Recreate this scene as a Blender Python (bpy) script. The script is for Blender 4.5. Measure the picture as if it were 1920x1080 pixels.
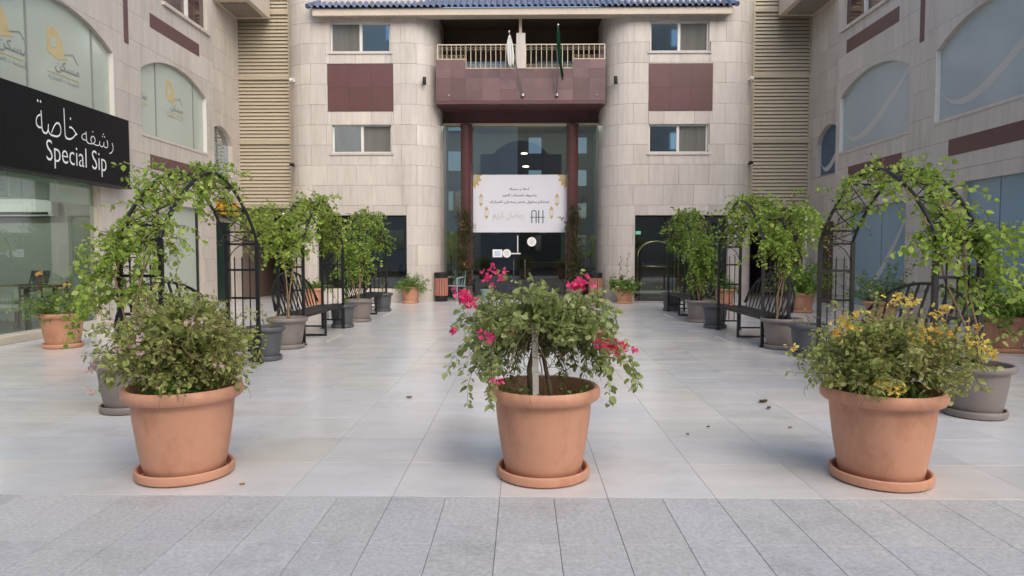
import bpy, math, random
import numpy as np
from math import sin, cos, pi, sqrt, radians
from mathutils import Vector, Matrix

sc = bpy.context.scene
COL = sc.collection
for o in list(bpy.data.objects):
    bpy.data.objects.remove(o)

# ------------------------------------------------------------------ camera, sky, sun, exposure
cam = bpy.data.cameras.new('camera')
cam.lens = 24.0
cam.sensor_width = 36.0
cam.clip_start = 0.05
cam.clip_end = 2000
camo = bpy.data.objects.new('camera', cam)
camo.location = (0, 0, 1.34)
camo.rotation_euler = (radians(90 - 2.907), 0, radians(0.894))
COL.objects.link(camo)
sc.camera = camo

SUN_EL, SUN_AZ = 40.0, 158.0          # azimuth clockwise from +Y: behind the camera, a little to one side
world = bpy.data.worlds.new('World')
sc.world = world
world.use_nodes = True
wn = world.node_tree
bg = wn.nodes['Background']
sky = wn.nodes.new('ShaderNodeTexSky')
sky.sky_type = 'NISHITA'
sky.sun_disc = False
sky.sun_elevation = radians(SUN_EL)
sky.sun_rotation = radians(SUN_AZ)
sky.air_density = 1.0
sky.dust_density = 3.0
sky.ozone_density = 1.0
wn.links.new(sky.outputs['Color'], bg.inputs['Color'])
bg.inputs['Strength'].default_value = 0.14

sun = bpy.data.lights.new('sun', 'SUN')
sun.energy = 1.5
sun.angle = radians(75)
sun.color = (1.0, 0.95, 0.88)
suno = bpy.data.objects.new('sun', sun)
d = Vector((sin(radians(SUN_AZ)) * cos(radians(SUN_EL)), cos(radians(SUN_AZ)) * cos(radians(SUN_EL)), sin(radians(SUN_EL))))
suno.rotation_euler = (-d).to_track_quat('-Z', 'Y').to_euler()
suno.location = (0, -10, 30)
COL.objects.link(suno)

sc.view_settings.view_transform = 'Standard'
sc.view_settings.look = 'None'
sc.view_settings.exposure = 0.66
sc.view_settings.gamma = 1.0
sc.view_settings.use_curve_mapping = False
sc.cycles.use_denoising = True
sc.cycles.max_bounces = 8
sc.cycles.transparent_max_bounces = 16

R = random.Random(7)
NP = np.random.default_rng(11)

# ------------------------------------------------------------------ materials
MATS = {}

def nt(name):
    m = bpy.data.materials.new(name)
    m.use_nodes = True
    t = m.node_tree
    return m, t, t.nodes['Principled BSDF'], t.nodes.new, t.links.new

def lin(c):
    return tuple(((v / 255) / 12.92 if v <= 10 else (((v / 255) + 0.055) / 1.055) ** 2.4) for v in c)

def mat(name, col, rough=0.5, spec=0.5, metal=0.0, var=0.0, scale=4.0, stretch=(1, 1, 1), rnd=0.0, bump=0.0, bscale=60.0, hue=None, rvar=0.0, coat=0.0, grime=0.0, gst=(1, 1, 1), gscale=0.8, gcol=(0.55, 0.50, 0.44)):
    """procedural material: base colour, world-space noise mottling (var), per-object tone (rnd), fine relief (bump)"""
    m, t, b, new, link = nt(name)
    b.inputs['Roughness'].default_value = rough
    b.inputs['Specular IOR Level'].default_value = spec
    b.inputs['Metallic'].default_value = metal
    b.inputs['Coat Weight'].default_value = coat
    b.inputs['Coat Roughness'].default_value = 0.03
    geo = new('ShaderNodeNewGeometry')
    oi = new('ShaderNodeObjectInfo')
    mp = new('ShaderNodeVectorMath'); mp.operation = 'MULTIPLY'
    mp.inputs[1].default_value = stretch
    link(geo.outputs['Position'], mp.inputs[0])
    off = new('ShaderNodeMath'); off.operation = 'MULTIPLY'; off.inputs[1].default_value = 37.0 if rnd else 0.0
    link(oi.outputs['Random'], off.inputs[0])
    ad = new('ShaderNodeVectorMath'); ad.operation = 'ADD'
    link(mp.outputs[0], ad.inputs[0]); link(off.outputs[0], ad.inputs[1])
    nz = new('ShaderNodeTexNoise'); nz.inputs['Scale'].default_value = scale; nz.inputs['Detail'].default_value = 6
    nz.inputs['Roughness'].default_value = 0.6
    link(ad.outputs[0], nz.inputs['Vector'])
    # value multiplier = 1 + var*(noise-.5)*2 + rnd*(random-.5)*2
    m1 = new('ShaderNodeMath'); m1.operation = 'MULTIPLY_ADD'; m1.inputs[1].default_value = var * 3; m1.inputs[2].default_value = 1 - var * 1.5
    link(nz.outputs['Fac'], m1.inputs[0])
    m2 = new('ShaderNodeMath'); m2.operation = 'MULTIPLY_ADD'; m2.inputs[1].default_value = rnd * 2; m2.inputs[2].default_value = -rnd
    link(oi.outputs['Random'], m2.inputs[0])
    m3 = new('ShaderNodeMath'); m3.operation = 'ADD'
    link(m1.outputs[0], m3.inputs[0]); link(m2.outputs[0], m3.inputs[1])
    base = new('ShaderNodeMix'); base.data_type = 'RGBA'
    base.inputs['A'].default_value = (*col, 1); base.inputs['B'].default_value = (*(hue or col), 1)
    # second random for hue choice
    h1 = new('ShaderNodeMath'); h1.operation = 'MULTIPLY'; h1.inputs[1].default_value = 7.31
    link(oi.outputs['Random'], h1.inputs[0])
    h2 = new('ShaderNodeMath'); h2.operation = 'FRACT'; link(h1.outputs[0], h2.inputs[0])
    link(h2.outputs[0], base.inputs['Factor'])
    vm = new('ShaderNodeVectorMath'); vm.operation = 'SCALE'
    link(base.outputs['Result'], vm.inputs[0]); link(m3.outputs[0], vm.inputs['Scale'])
    if grime:
        gz = new('ShaderNodeTexNoise'); gz.inputs['Scale'].default_value = gscale; gz.inputs['Detail'].default_value = 9; gz.inputs['Roughness'].default_value = 0.68
        gv = new('ShaderNodeVectorMath'); gv.operation = 'MULTIPLY'; gv.inputs[1].default_value = gst
        link(geo.outputs['Position'], gv.inputs[0]); link(gv.outputs[0], gz.inputs['Vector'])
        gr = new('ShaderNodeMapRange'); gr.inputs['From Min'].default_value = 0.50; gr.inputs['From Max'].default_value = 0.78
        gr.inputs['To Max'].default_value = grime; link(gz.outputs['Fac'], gr.inputs['Value'])
        gm = new('ShaderNodeMix'); gm.data_type = 'RGBA'; gm.blend_type = 'MULTIPLY'
        gm.inputs['B'].default_value = (*gcol, 1); link(gr.outputs[0], gm.inputs['Factor']); link(vm.outputs[0], gm.inputs['A'])
        link(gm.outputs['Result'], b.inputs['Base Color'])
    else:
        link(vm.outputs[0], b.inputs['Base Color'])
    if rvar:
        r1 = new('ShaderNodeMath'); r1.operation = 'MULTIPLY_ADD'; r1.inputs[1].default_value = rvar * 2; r1.inputs[2].default_value = rough - rvar
        link(nz.outputs['Fac'], r1.inputs[0]); link(r1.outputs[0], b.inputs['Roughness'])
    if bump:
        n2 = new('ShaderNodeTexNoise'); n2.inputs['Scale'].default_value = bscale; n2.inputs['Detail'].default_value = 4
        link(geo.outputs['Position'], n2.inputs['Vector'])
        bp = new('ShaderNodeBump'); bp.inputs['Strength'].default_value = bump; bp.inputs['Distance'].default_value = 0.01
        link(n2.outputs['Fac'], bp.inputs['Height']); link(bp.outputs[0], b.inputs['Normal'])
    MATS[name] = m
    return m

def leafmat(name, c1, c2, c3, trans=0.35, rough=0.5):
    m, t, b, new, link = nt(name)
    at = new('ShaderNodeAttribute'); at.attribute_name = 'tone'
    cr = new('ShaderNodeValToRGB')
    cr.color_ramp.elements[0].color = (*c1, 1); cr.color_ramp.elements[1].color = (*c3, 1)
    e = cr.color_ramp.elements.new(0.55); e.color = (*c2, 1)
    link(at.outputs['Fac'], cr.inputs['Fac'])
    link(cr.outputs['Color'], b.inputs['Base Color'])
    b.inputs['Roughness'].default_value = rough
    b.inputs['Specular IOR Level'].default_value = 0.35
    tr = new('ShaderNodeBsdfTranslucent'); link(cr.outputs['Color'], tr.inputs['Color'])
    mx = new('ShaderNodeMixShader'); mx.inputs[0].default_value = trans
    link(b.outputs[0], mx.inputs[1]); link(tr.outputs[0], mx.inputs[2])
    link(mx.outputs[0], t.nodes['Material Output'].inputs['Surface'])
    MATS[name] = m
    return m

def glassmat(name, tint, refl=1.0, base=0.06, rough=0.0):
    """clear architectural pane: tinted see-through with Fresnel mirror reflection"""
    m, t, b, new, link = nt(name)
    t.nodes.remove(b)
    fr = new('ShaderNodeFresnel'); fr.inputs['IOR'].default_value = 1.55
    ma = new('ShaderNodeMath'); ma.operation = 'MULTIPLY_ADD'; ma.inputs[1].default_value = refl; ma.inputs[2].default_value = base
    ma.use_clamp = True
    link(fr.outputs[0], ma.inputs[0])
    tr = new('ShaderNodeBsdfTransparent'); tr.inputs['Color'].default_value = (*tint, 1)
    gl = new('ShaderNodeBsdfGlossy'); gl.inputs['Roughness'].default_value = rough
    gl.inputs['Color'].default_value = (0.95, 0.98, 1, 1)
    mx = new('ShaderNodeMixShader')
    ge = new('ShaderNodeNewGeometry')
    bf = new('ShaderNodeMath'); bf.operation = 'SUBTRACT'; bf.inputs[0].default_value = 1.0; link(ge.outputs['Backfacing'], bf.inputs[1])
    mm = new('ShaderNodeMath'); mm.operation = 'MULTIPLY'; link(ma.outputs[0], mm.inputs[0]); link(bf.outputs[0], mm.inputs[1])
    link(mm.outputs[0], mx.inputs[0]); link(tr.outputs[0], mx.inputs[1]); link(gl.outputs[0], mx.inputs[2])
    link(mx.outputs[0], t.nodes['Material Output'].inputs['Surface'])
    MATS[name] = m
    return m

def emit(name, col, strength):
    m, t, b, new, link = nt(name)
    b.inputs['Base Color'].default_value = (*col, 1)
    b.inputs['Emission Color'].default_value = (*col, 1)
    b.inputs['Emission Strength'].default_value = strength
    MATS[name] = m
    return m

M = MATS
mat('travertine', (0.575, 0.53, 0.48), 0.42, 0.4, var=0.13, scale=3.2, stretch=(3.2, 3.2, 0.45), rnd=0.075, hue=(0.55, 0.50, 0.46), bump=0.12, bscale=90, grime=0.45, gst=(3, 3, 0.5), gscale=0.9)
mat('travertine_side', (0.58, 0.525, 0.455), 0.5, 0.35, var=0.13, scale=2.6, stretch=(3.0, 3.0, 0.35), rnd=0.06, hue=(0.57, 0.51, 0.45), bump=0.12, bscale=90, grime=0.45, gst=(3, 3, 0.5), gscale=0.8)
mat('stone_joint', (0.26, 0.225, 0.19), 0.9, 0.2, var=0.1, scale=5)
mat('maroon_stone', (0.115, 0.052, 0.047), 0.38, 0.5, var=0.14, scale=2.5, stretch=(1.5, 1.5, 0.6), rnd=0.04, hue=(0.125, 0.054, 0.060), bump=0.05)
mat('maroon_grey_stone', (0.185, 0.112, 0.115), 0.4, 0.5, var=0.2, scale=3.0, rnd=0.22, hue=(0.145, 0.082, 0.080), bump=0.05)
mat('maroon_column', (0.11, 0.045, 0.045), 0.22, 0.6, var=0.15, scale=8)
mat('marble', (0.64, 0.605, 0.565), 0.22, 0.45, var=0.10, scale=1.5, stretch=(0.8, 3.0, 1), rnd=0.04, hue=(0.595, 0.59, 0.60), rvar=0.07, grime=0.45, gscale=1.3)
mat('marble_grout', (0.42, 0.41, 0.40), 0.85, 0.2)
mat('granite', (0.48, 0.47, 0.455), 0.62, 0.35, var=0.30, scale=48, rnd=0.05, hue=(0.465, 0.46, 0.465), bump=0.3, bscale=120, grime=0.55, gscale=2.2, gcol=(0.5, 0.5, 0.5))
mat('granite_grout', (0.27, 0.265, 0.26), 0.9, 0.2)
mat('asphalt', (0.06, 0.06, 0.062), 0.9, 0.2, var=0.2, scale=8)
mat('terracotta', (0.565, 0.285, 0.18), 0.55, 0.35, var=0.07, scale=7, bump=0.03, bscale=50, grime=0.85, gst=(1, 1, 0.6), gscale=5.0, gcol=(0.62, 0.52, 0.46))
mat('terracotta_rim', (0.56, 0.29, 0.19), 0.5, 0.35, var=0.08, scale=6, bump=0.03)
mat('taupe_plastic', (0.215, 0.185, 0.17), 0.5, 0.4, var=0.08, scale=7, grime=0.6, gscale=5)
mat('slate_plastic', (0.088, 0.092, 0.102), 0.5, 0.4, var=0.1, scale=7, grime=0.6, gscale=5, gcol=(1.5, 1.45, 1.4))
mat('teal_plastic', (0.20, 0.30, 0.28), 0.5, 0.4, var=0.08, scale=7)
mat('soil', (0.085, 0.058, 0.04), 0.95, 0.1, var=0.4, scale=40, bump=0.8, bscale=60)
mat('black_metal', (0.012, 0.012, 0.013), 0.42, 0.5, var=0.2, scale=15)
mat('bark', (0.16, 0.115, 0.085), 0.9, 0.1, var=0.3, scale=30, stretch=(1, 1, 0.3), bump=0.6, bscale=80)
mat('dry_twig', (0.25, 0.17, 0.10), 0.9, 0.1, var=0.25, scale=20)
mat('green_stem', (0.10, 0.13, 0.04), 0.8, 0.2, var=0.2, scale=20)
mat('stake_white', (0.62, 0.58, 0.53), 0.7, 0.2, var=0.15, scale=18, stretch=(1, 1, 0.3))
mat('louver_cream', (0.45, 0.39, 0.29), 0.5, 0.4, var=0.06, scale=3, rnd=0.03)
mat('louver_dark', (0.07, 0.055, 0.04), 0.8, 0.2)
mat('cream_metal', (0.66, 0.57, 0.42), 0.45, 0.4, var=0.06, scale=6)
mat('fascia_cream', (0.60, 0.52, 0.43), 0.6, 0.3, var=0.1, scale=2)
mat('white_frame', (0.72, 0.70, 0.67), 0.4, 0.5, var=0.05, scale=5)
mat('roof_blue', (0.10, 0.13, 0.225), 0.38, 0.5, var=0.22, scale=9, rnd=0.16, hue=(0.115, 0.14, 0.205))
mat('sign_black', (0.006, 0.006, 0.007), 0.55, 0.25, var=0.1, scale=3)
mat('sign_white', (0.85, 0.85, 0.84), 0.5, 0.3)
mat('film_green', (0.46, 0.51, 0.43), 0.12, 0.35, var=0.05, scale=0.8, stretch=(1, 1, 0.4))
mat('film_blue', (0.265, 0.37, 0.43), 0.12, 0.35, var=0.07, scale=0.7, stretch=(1, 1, 0.4))
mat('film_grey', (0.41, 0.465, 0.465), 0.14, 0.4, var=0.07, scale=0.7, stretch=(1, 1, 0.4))
mat('film_deep_blue', (0.07, 0.13, 0.20), 0.08, 0.4, var=0.07, scale=0.7)
mat('film_stripe', (0.54, 0.53, 0.50), 0.2, 0.35)
mat('print_yellow', (0.56, 0.46, 0.24), 0.35, 0.3, var=0.15, scale=3)
mat('print_grey', (0.26, 0.28, 0.26), 0.35, 0.3)
mat('print_navy', (0.02, 0.03, 0.055), 0.5, 0.3)
mat('print_gold', (0.50, 0.36, 0.14), 0.5, 0.3, var=0.2, scale=60)
mat('print_sand', (0.45, 0.42, 0.34), 0.5, 0.3)
mat('banner_white', (0.66, 0.67, 0.73), 0.6, 0.25, var=0.03, scale=1)
mat('window_dark', (0.54, 0.61, 0.63), 0.03, 0.5, metal=1.0)
mat('window_curtain', (0.16, 0.155, 0.14), 0.06, 0.6, var=0.25, scale=1.2, stretch=(5, 5, 0.3), coat=0.5)
mat('window_brown', (0.07, 0.035, 0.035), 0.05, 0.6, coat=0.3)
mat('blind_green', (0.66, 0.70, 0.60), 0.7, 0.2, var=0.05, scale=3, stretch=(1, 1, 5))
mat('room_wall', (0.36, 0.37, 0.33), 0.8, 0.2, var=0.04, scale=1)
mat('room_dark', (0.13, 0.115, 0.095), 0.7, 0.3, var=0.2, scale=1.5)
mat('room_beige', (0.30, 0.275, 0.22), 0.8, 0.2, var=0.1, scale=1.5)
mat('room_floor', (0.10, 0.095, 0.085), 0.3, 0.5, var=0.1, scale=2)
mat('passage_wall', (0.20, 0.15, 0.13), 0.7, 0.3, var=0.12, scale=1.2)
mat('balcony_wall', (0.115, 0.088, 0.065), 0.8, 0.2, var=0.12, scale=1.6)
mat('wood_dark', (0.12, 0.075, 0.045), 0.5, 0.4, var=0.25, scale=6, stretch=(5, 1, 1))
mat('cushion', (0.42, 0.40, 0.34), 0.9, 0.1, var=0.06, scale=20)
mat('laptop_black', (0.02, 0.02, 0.022), 0.4, 0.4)
mat('white_plastic', (0.75, 0.75, 0.72), 0.4, 0.4)
mat('bin_wood', (0.42, 0.18, 0.135), 0.5, 0.35, var=0.12, scale=5, rnd=0.08)
mat('bin_black', (0.014, 0.014, 0.015), 0.5, 0.4)
mat('chair_green', (0.22, 0.31, 0.30), 0.45, 0.4, var=0.06, scale=6)
mat('brass', (0.50, 0.38, 0.20), 0.35, 0.5, metal=1.0)
mat('steel', (0.55, 0.55, 0.54), 0.25, 0.5, metal=1.0)
mat('flag_white', (0.72, 0.72, 0.70), 0.85, 0.1, var=0.08, scale=14)
mat('flag_green', (0.012, 0.055, 0.03), 0.85, 0.1, var=0.25, scale=14)
mat('door_green', (0.015, 0.04, 0.032), 0.4, 0.4)
mat('sign_orange', (0.72, 0.36, 0.02), 0.5, 0.3)
mat('opposite_white', (0.62, 0.61, 0.58), 0.7, 0.2, var=0.05, scale=0.6)
mat('opposite_beige', (0.34, 0.31, 0.27), 0.7, 0.2, var=0.06, scale=0.6)
mat('inlay_beige', (0.62, 0.55, 0.44), 0.4, 0.4)
mat('poster_blue', (0.50, 0.62, 0.72), 0.5, 0.3)
mat('led_white', (0.9, 0.9, 0.9), 0.3, 0.5)
glassmat('glass_clear', (0.80, 0.87, 0.84), 1.0, 0.09)
glassmat('glass_entrance', (0.66, 0.74, 0.71), 1.0, 0.30)
glassmat('glass_dark', (0.55, 0.62, 0.60), 1.0, 0.07)
emit('lamp_white', (0.92, 0.96, 1.0), 11.0)
emit('lamp_cafe', (0.98, 0.97, 0.92), 26.0)
emit('lamp_warm', (1.0, 0.85, 0.6), 8.0)
emit('lamp_dim', (0.92, 0.96, 1.0), 2.0)
emit('lamp_screen', (0.25, 0.65, 0.45), 0.5)
leafmat('leaf_vine', (0.200, 0.310, 0.045), (0.360, 0.500, 0.085), (0.520, 0.630, 0.165), 0.52)
leafmat('leaf_vine_deep', (0.145, 0.240, 0.040), (0.265, 0.405, 0.068), (0.395, 0.520, 0.120), 0.5)
leafmat('leaf_bougainvillea', (0.185, 0.240, 0.072), (0.375, 0.440, 0.155), (0.550, 0.580, 0.270), 0.48)
leafmat('leaf_olive', (0.205, 0.245, 0.060), (0.400, 0.450, 0.130), (0.560, 0.580, 0.240), 0.48)
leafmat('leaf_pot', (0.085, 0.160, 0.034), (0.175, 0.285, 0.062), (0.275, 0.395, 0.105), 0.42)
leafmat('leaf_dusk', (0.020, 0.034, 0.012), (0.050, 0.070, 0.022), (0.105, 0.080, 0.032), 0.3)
leafmat('leaf_dry', (0.14, 0.09, 0.04), (0.22, 0.145, 0.065), (0.30, 0.22, 0.10), 0.3)
leafmat('bract_pink', (0.74, 0.03, 0.16), (0.86, 0.08, 0.25), (0.92, 0.19, 0.38), 0.45)
leafmat('bract_pale', (0.62, 0.38, 0.36), (0.72, 0.54, 0.50), (0.78, 0.68, 0.62), 0.4)
leafmat('bract_yellow', (0.78, 0.52, 0.08), (0.86, 0.66, 0.15), (0.90, 0.76, 0.32), 0.42)
leafmat('bract_orange', (0.62, 0.32, 0.06), (0.72, 0.43, 0.10), (0.78, 0.52, 0.18), 0.38)

# ------------------------------------------------------------------ mesh helpers
class MB:
    def __init__(s):
        s.v = []; s.f = []
    def box(s, x0, x1, y0, y1, z0, z1):
        n = len(s.v)
        s.v += [(x0, y0, z0), (x1, y0, z0), (x1, y1, z0), (x0, y1, z0), (x0, y0, z1), (x1, y0, z1), (x1, y1, z1), (x0, y1, z1)]
        s.f += [(n, n+3, n+2, n+1), (n+4, n+5, n+6, n+7), (n, n+1, n+5, n+4), (n+1, n+2, n+6, n+5), (n+2, n+3, n+7, n+6), (n+3, n, n+4, n+7)]
        return s
    def bbox(s, x0, x1, y0, y1, z0, z1, c=0.004):
        """box with its vertical and top edges chamfered"""
        n = len(s.v)
        pts = [(x0+c, y0), (x1-c, y0), (x1, y0+c), (x1, y1-c), (x1-c, y1), (x0+c, y1), (x0, y1-c), (x0, y0+c)]
        ins = [(x0+2*c, y0+c), (x1-2*c, y0+c), (x1-c, y0+2*c), (x1-c, y1-2*c), (x1-2*c, y1-c), (x0+2*c, y1-c), (x0+c, y1-2*c), (x0+c, y0+2*c)]
        s.v += [(x, y, z0) for x, y in pts] + [(x, y, z1-c) for x, y in pts] + [(x, y, z1) for x, y in ins]
        for i in range(8):
            j = (i+1) % 8
            s.f.append((n+i, n+j, n+8+j, n+8+i)); s.f.append((n+8+i, n+8+j, n+16+j, n+16+i))
        s.f.append(tuple(n+16+i for i in range(8))); s.f.append(tuple(n+7-i for i in range(8)))
        return s
    def bar(s, a, b, w, h=None, up=(0, 0, 1)):
        """rectangular bar from a to b"""
        h = h or w
        a = Vector(a); b = Vector(b); d_ = (b-a).normalized(); u = Vector(up)
        if abs(d_.dot(u)) > 0.98: u = Vector((0, 1, 0))
        r = d_.cross(u).normalized(); u = r.cross(d_).normalized()
        n = len(s.v)
        for p in (a, b):
            for i, j in ((-1, -1), (1, -1), (1, 1), (-1, 1)):
                s.v.append(tuple(p + r*(i*w/2) + u*(j*h/2)))
        s.f += [(n, n+1, n+2, n+3), (n+7, n+6, n+5, n+4)] + [(n+i, n+4+i, n+4+(i+1) % 4, n+(i+1) % 4) for i in range(4)]
        return s
    def tube(s, pts, r0, r1=None, k=6, cap=True):
        r1 = r0 if r1 is None else r1
        pts = [Vector(p) for p in pts]; m = len(pts)
        n = len(s.v)
        u = None
        for i, p in enumerate(pts):
            t = (pts[min(i+1, m-1)] - pts[max(i-1, 0)])
            if t.length < 1e-9: t = Vector((0, 0, 1))
            t.normalize()
            if u is None:
                u = t.cross(Vector((0.31, 0.22, 0.93)))
                if u.length < 0.05: u = t.cross(Vector((1, 0, 0)))
            u = (u - t*u.dot(t)).normalized(); w = t.cross(u)
            r = r0 + (r1-r0)*i/max(1, m-1)
            for j in range(k):
                a = 2*pi*j/k
                s.v.append(tuple(p + u*(r*cos(a)) + w*(r*sin(a))))
        for i in range(m-1):
            for j in range(k):
                s.f.append((n+i*k+j, n+i*k+(j+1) % k, n+(i+1)*k+(j+1) % k, n+(i+1)*k+j))
        if cap:
            s.f.append(tuple(n+j for j in reversed(range(k)))); s.f.append(tuple(n+(m-1)*k+j for j in range(k)))
        return s
    def lathe(s, prof, k=48, c=(0, 0, 0), capb=True, capt=False, wob=0.0):
        n = len(s.v); m = len(prof)
        for r, z in prof:
            for j in range(k):
                a = 2*pi*j/k
                rr = r*(1+wob*sin(2*a+0.7))
                s.v.append((c[0]+rr*cos(a), c[1]+rr*sin(a), c[2]+z))
        for i in range(m-1):
            for j in range(k):
                s.f.append((n+i*k+j, n+i*k+(j+1) % k, n+(i+1)*k+(j+1) % k, n+(i+1)*k+j))
        if capb: s.f.append(tuple(n+j for j in reversed(range(k))))
        if capt: s.f.append(tuple(n+(m-1)*k+j for j in range(k)))
        return s
    def prism(s, poly, f0, f1):
        """poly: 2-D outline; f0/f1 map (u,v) to the two end faces"""
        n = len(s.v); m = len(poly)
        s.v += [tuple(f0(*p)) for p in poly] + [tuple(f1(*p)) for p in poly]
        s.f.append(tuple(n+i for i in range(m))); s.f.append(tuple(n+m+i for i in reversed(range(m))))
        for i in range(m):
            j = (i+1) % m
            s.f.append((n+i, n+m+i, n+m+j, n+j))
        return s
    def mesh(s, name, m, smooth=False):
        me = bpy.data.meshes.new(name)
        me.from_pydata(s.v, [], s.f)
        me.validate()
        import bmesh
        bm = bmesh.new(); bm.from_mesh(me); bmesh.ops.recalc_face_normals(bm, faces=bm.faces); bm.to_mesh(me); bm.free()
        if smooth:
            me.shade_smooth() if smooth is True else me.shade_smooth()
            if smooth == 'auto':
                me.set_sharp_from_angle(angle=radians(38))
        if m: me.materials.append(M[m] if isinstance(m, str) else m)
        return me
    def build(s, name, m, parent=None, smooth=False, world=True):
        return link(name, s.mesh(name, m, smooth), parent, world)

def link(name, me, parent=None, world=True):
    o = bpy.data.objects.new(name, me)
    COL.objects.link(o)
    if parent is not None:
        o.parent = parent
        if world:
            p = parent; off = Vector((0, 0, 0))
            while p is not None:
                off -= p.location; p = p.parent
            o.location = off
    return o

def thing(name, label, cat, loc=(0, 0, 0), rz=0.0, group=None):
    o = bpy.data.objects.new(name, None); o.empty_display_size = 0.2
    COL.objects.link(o); o.location = loc; o.rotation_euler = (0, 0, rz)
    tag(o, label, cat, group)
    return o

def tag(o, label=None, cat=None, group=None, kind=None):
    if label: o['label'] = label
    if cat: o['category'] = cat
    if group: o['group'] = group
    if kind: o['kind'] = kind
    return o

def part(name, parent):
    o = bpy.data.objects.new(name, None); COL.objects.link(o); o.parent = parent
    o.empty_display_size = 0.1
    return o

def copy_tree(o, parent=None):
    c = o.copy(); COL.objects.link(c); c.parent = parent
    for ch in list(o.children):
        copy_tree(ch, c)
    return c

# ---- text as flat meshes; Arabic is shaped to presentation forms by hand
AR = {}
def _ar(ch, iso, dual):
    AR[ch] = (iso, dual)
for ch, iso, dual in [('ا', 0xFE8D, 0), ('ب', 0xFE8F, 1), ('ة', 0xFE93, 0), ('ت', 0xFE95, 1), ('ح', 0xFEA1, 1), ('خ', 0xFEA5, 1), ('د', 0xFEA9, 0), ('ر', 0xFEAD, 0),
                      ('س', 0xFEB1, 1), ('ش', 0xFEB5, 1), ('ص', 0xFEB9, 1), ('ض', 0xFEBD, 1), ('ع', 0xFEC9, 1), ('ف', 0xFED1, 1), ('ق', 0xFED5, 1), ('ك', 0xFED9, 1), ('ل', 0xFEDD, 1),
                      ('م', 0xFEE1, 1), ('ن', 0xFEE5, 1), ('ه', 0xFEE9, 1), ('و', 0xFEED, 0), ('ي', 0xFEF1, 1), ('ئ', 0xFE89, 1)]:
    _ar(ch, iso, dual)

def arabic(s):
    out = []
    for i, ch in enumerate(s):
        if ch not in AR: out.append(ch); continue
        iso, dual = AR[ch]
        pj = i > 0 and s[i-1] in AR and AR[s[i-1]][1]
        nj = dual and i+1 < len(s) and s[i+1] in AR
        k = (1 if pj else 0) + (2 if nj else 0)      # iso, final, initial, medial
        out.append(chr(iso + [0, 1, 2, 3][k]))
    return ''.join(reversed(out))

def text_mesh(body, height, width=None, ext=0.0, bold=0.0, sp=1.0):
    """flat text mesh centred on the origin in the x-z plane (reads from -y), scaled to a height and optional width"""
    cu = bpy.data.curves.new('t', 'FONT'); cu.body = body; cu.size = 1; cu.resolution_u = 3
    cu.offset = bold; cu.space_character = sp; cu.extrude = 0.0
    o = bpy.data.objects.new('t', cu); COL.objects.link(o)
    dg = bpy.context.evaluated_depsgraph_get()
    me = bpy.data.meshes.new_from_object(o.evaluated_get(dg))
    bpy.data.objects.remove(o)
    n = len(me.vertices); co = np.empty(n*3); me.vertices.foreach_get('co', co); co = co.reshape(-1, 3)
    lo, hi = co.min(0), co.max(0)
    sy = height/(hi[1]-lo[1]); sx = sy if width is None else width/(hi[0]-lo[0])
    out = np.zeros_like(co)
    out[:, 0] = (co[:, 0]-(lo[0]+hi[0])/2)*sx
    out[:, 2] = (co[:, 1]-(lo[1]+hi[1])/2)*sy
    me.vertices.foreach_set('co', out.ravel()); me.update()
    me.materials.clear()
    return me

def put_text(body, height, width, loc, facing, m, parent, name='lettering', bold=0.0, sp=1.0):
    """facing: '-y', '+x' or '-x' is the way the text looks"""
    me = text_mesh(body, height, width, bold=bold, sp=sp)
    me.materials.append(M[m])
    rz = {'-y': 0, '+x': pi/2, '-x': -pi/2}[facing]
    me.transform(Matrix.Translation(loc) @ Matrix.Rotation(rz, 4, 'Z'))
    return link(name, me, parent)

# ---- claddings: pieces between courses, cut round the openings (arched or straight)
def arch_top(op, u):
    ua, ub, za, zs, rise = op[:5]
    if rise <= 0: return zs
    w = (ub-ua)/2; rad = (w*w+rise*rise)/(2*rise)
    x = u-(ua+ub)/2
    return zs + rise - rad + sqrt(max(0, rad*rad-x*x))

def piece(mb, us, zb, zt, fmap, d0, d1):
    n = len(mb.v); m = len(us)
    for dd in (d0, d1):
        for u, z in zip(us, zb): mb.v.append(tuple(fmap(u, z, dd)))
        for u in us: mb.v.append(tuple(fmap(u, zt, dd)))
    A, B, Cc, D = n, n+m, n+2*m, n+3*m
    for i in range(m-1):
        mb.f += [(A+i, A+i+1, B+i+1, B+i), (Cc+i, D+i, D+i+1, Cc+i+1), (A+i, Cc+i, Cc+i+1, A+i+1), (B+i, B+i+1, D+i+1, D+i)]
    mb.f += [(A, B, D, Cc), (A+m-1, Cc+m-1, D+m-1, B+m-1)]

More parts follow.
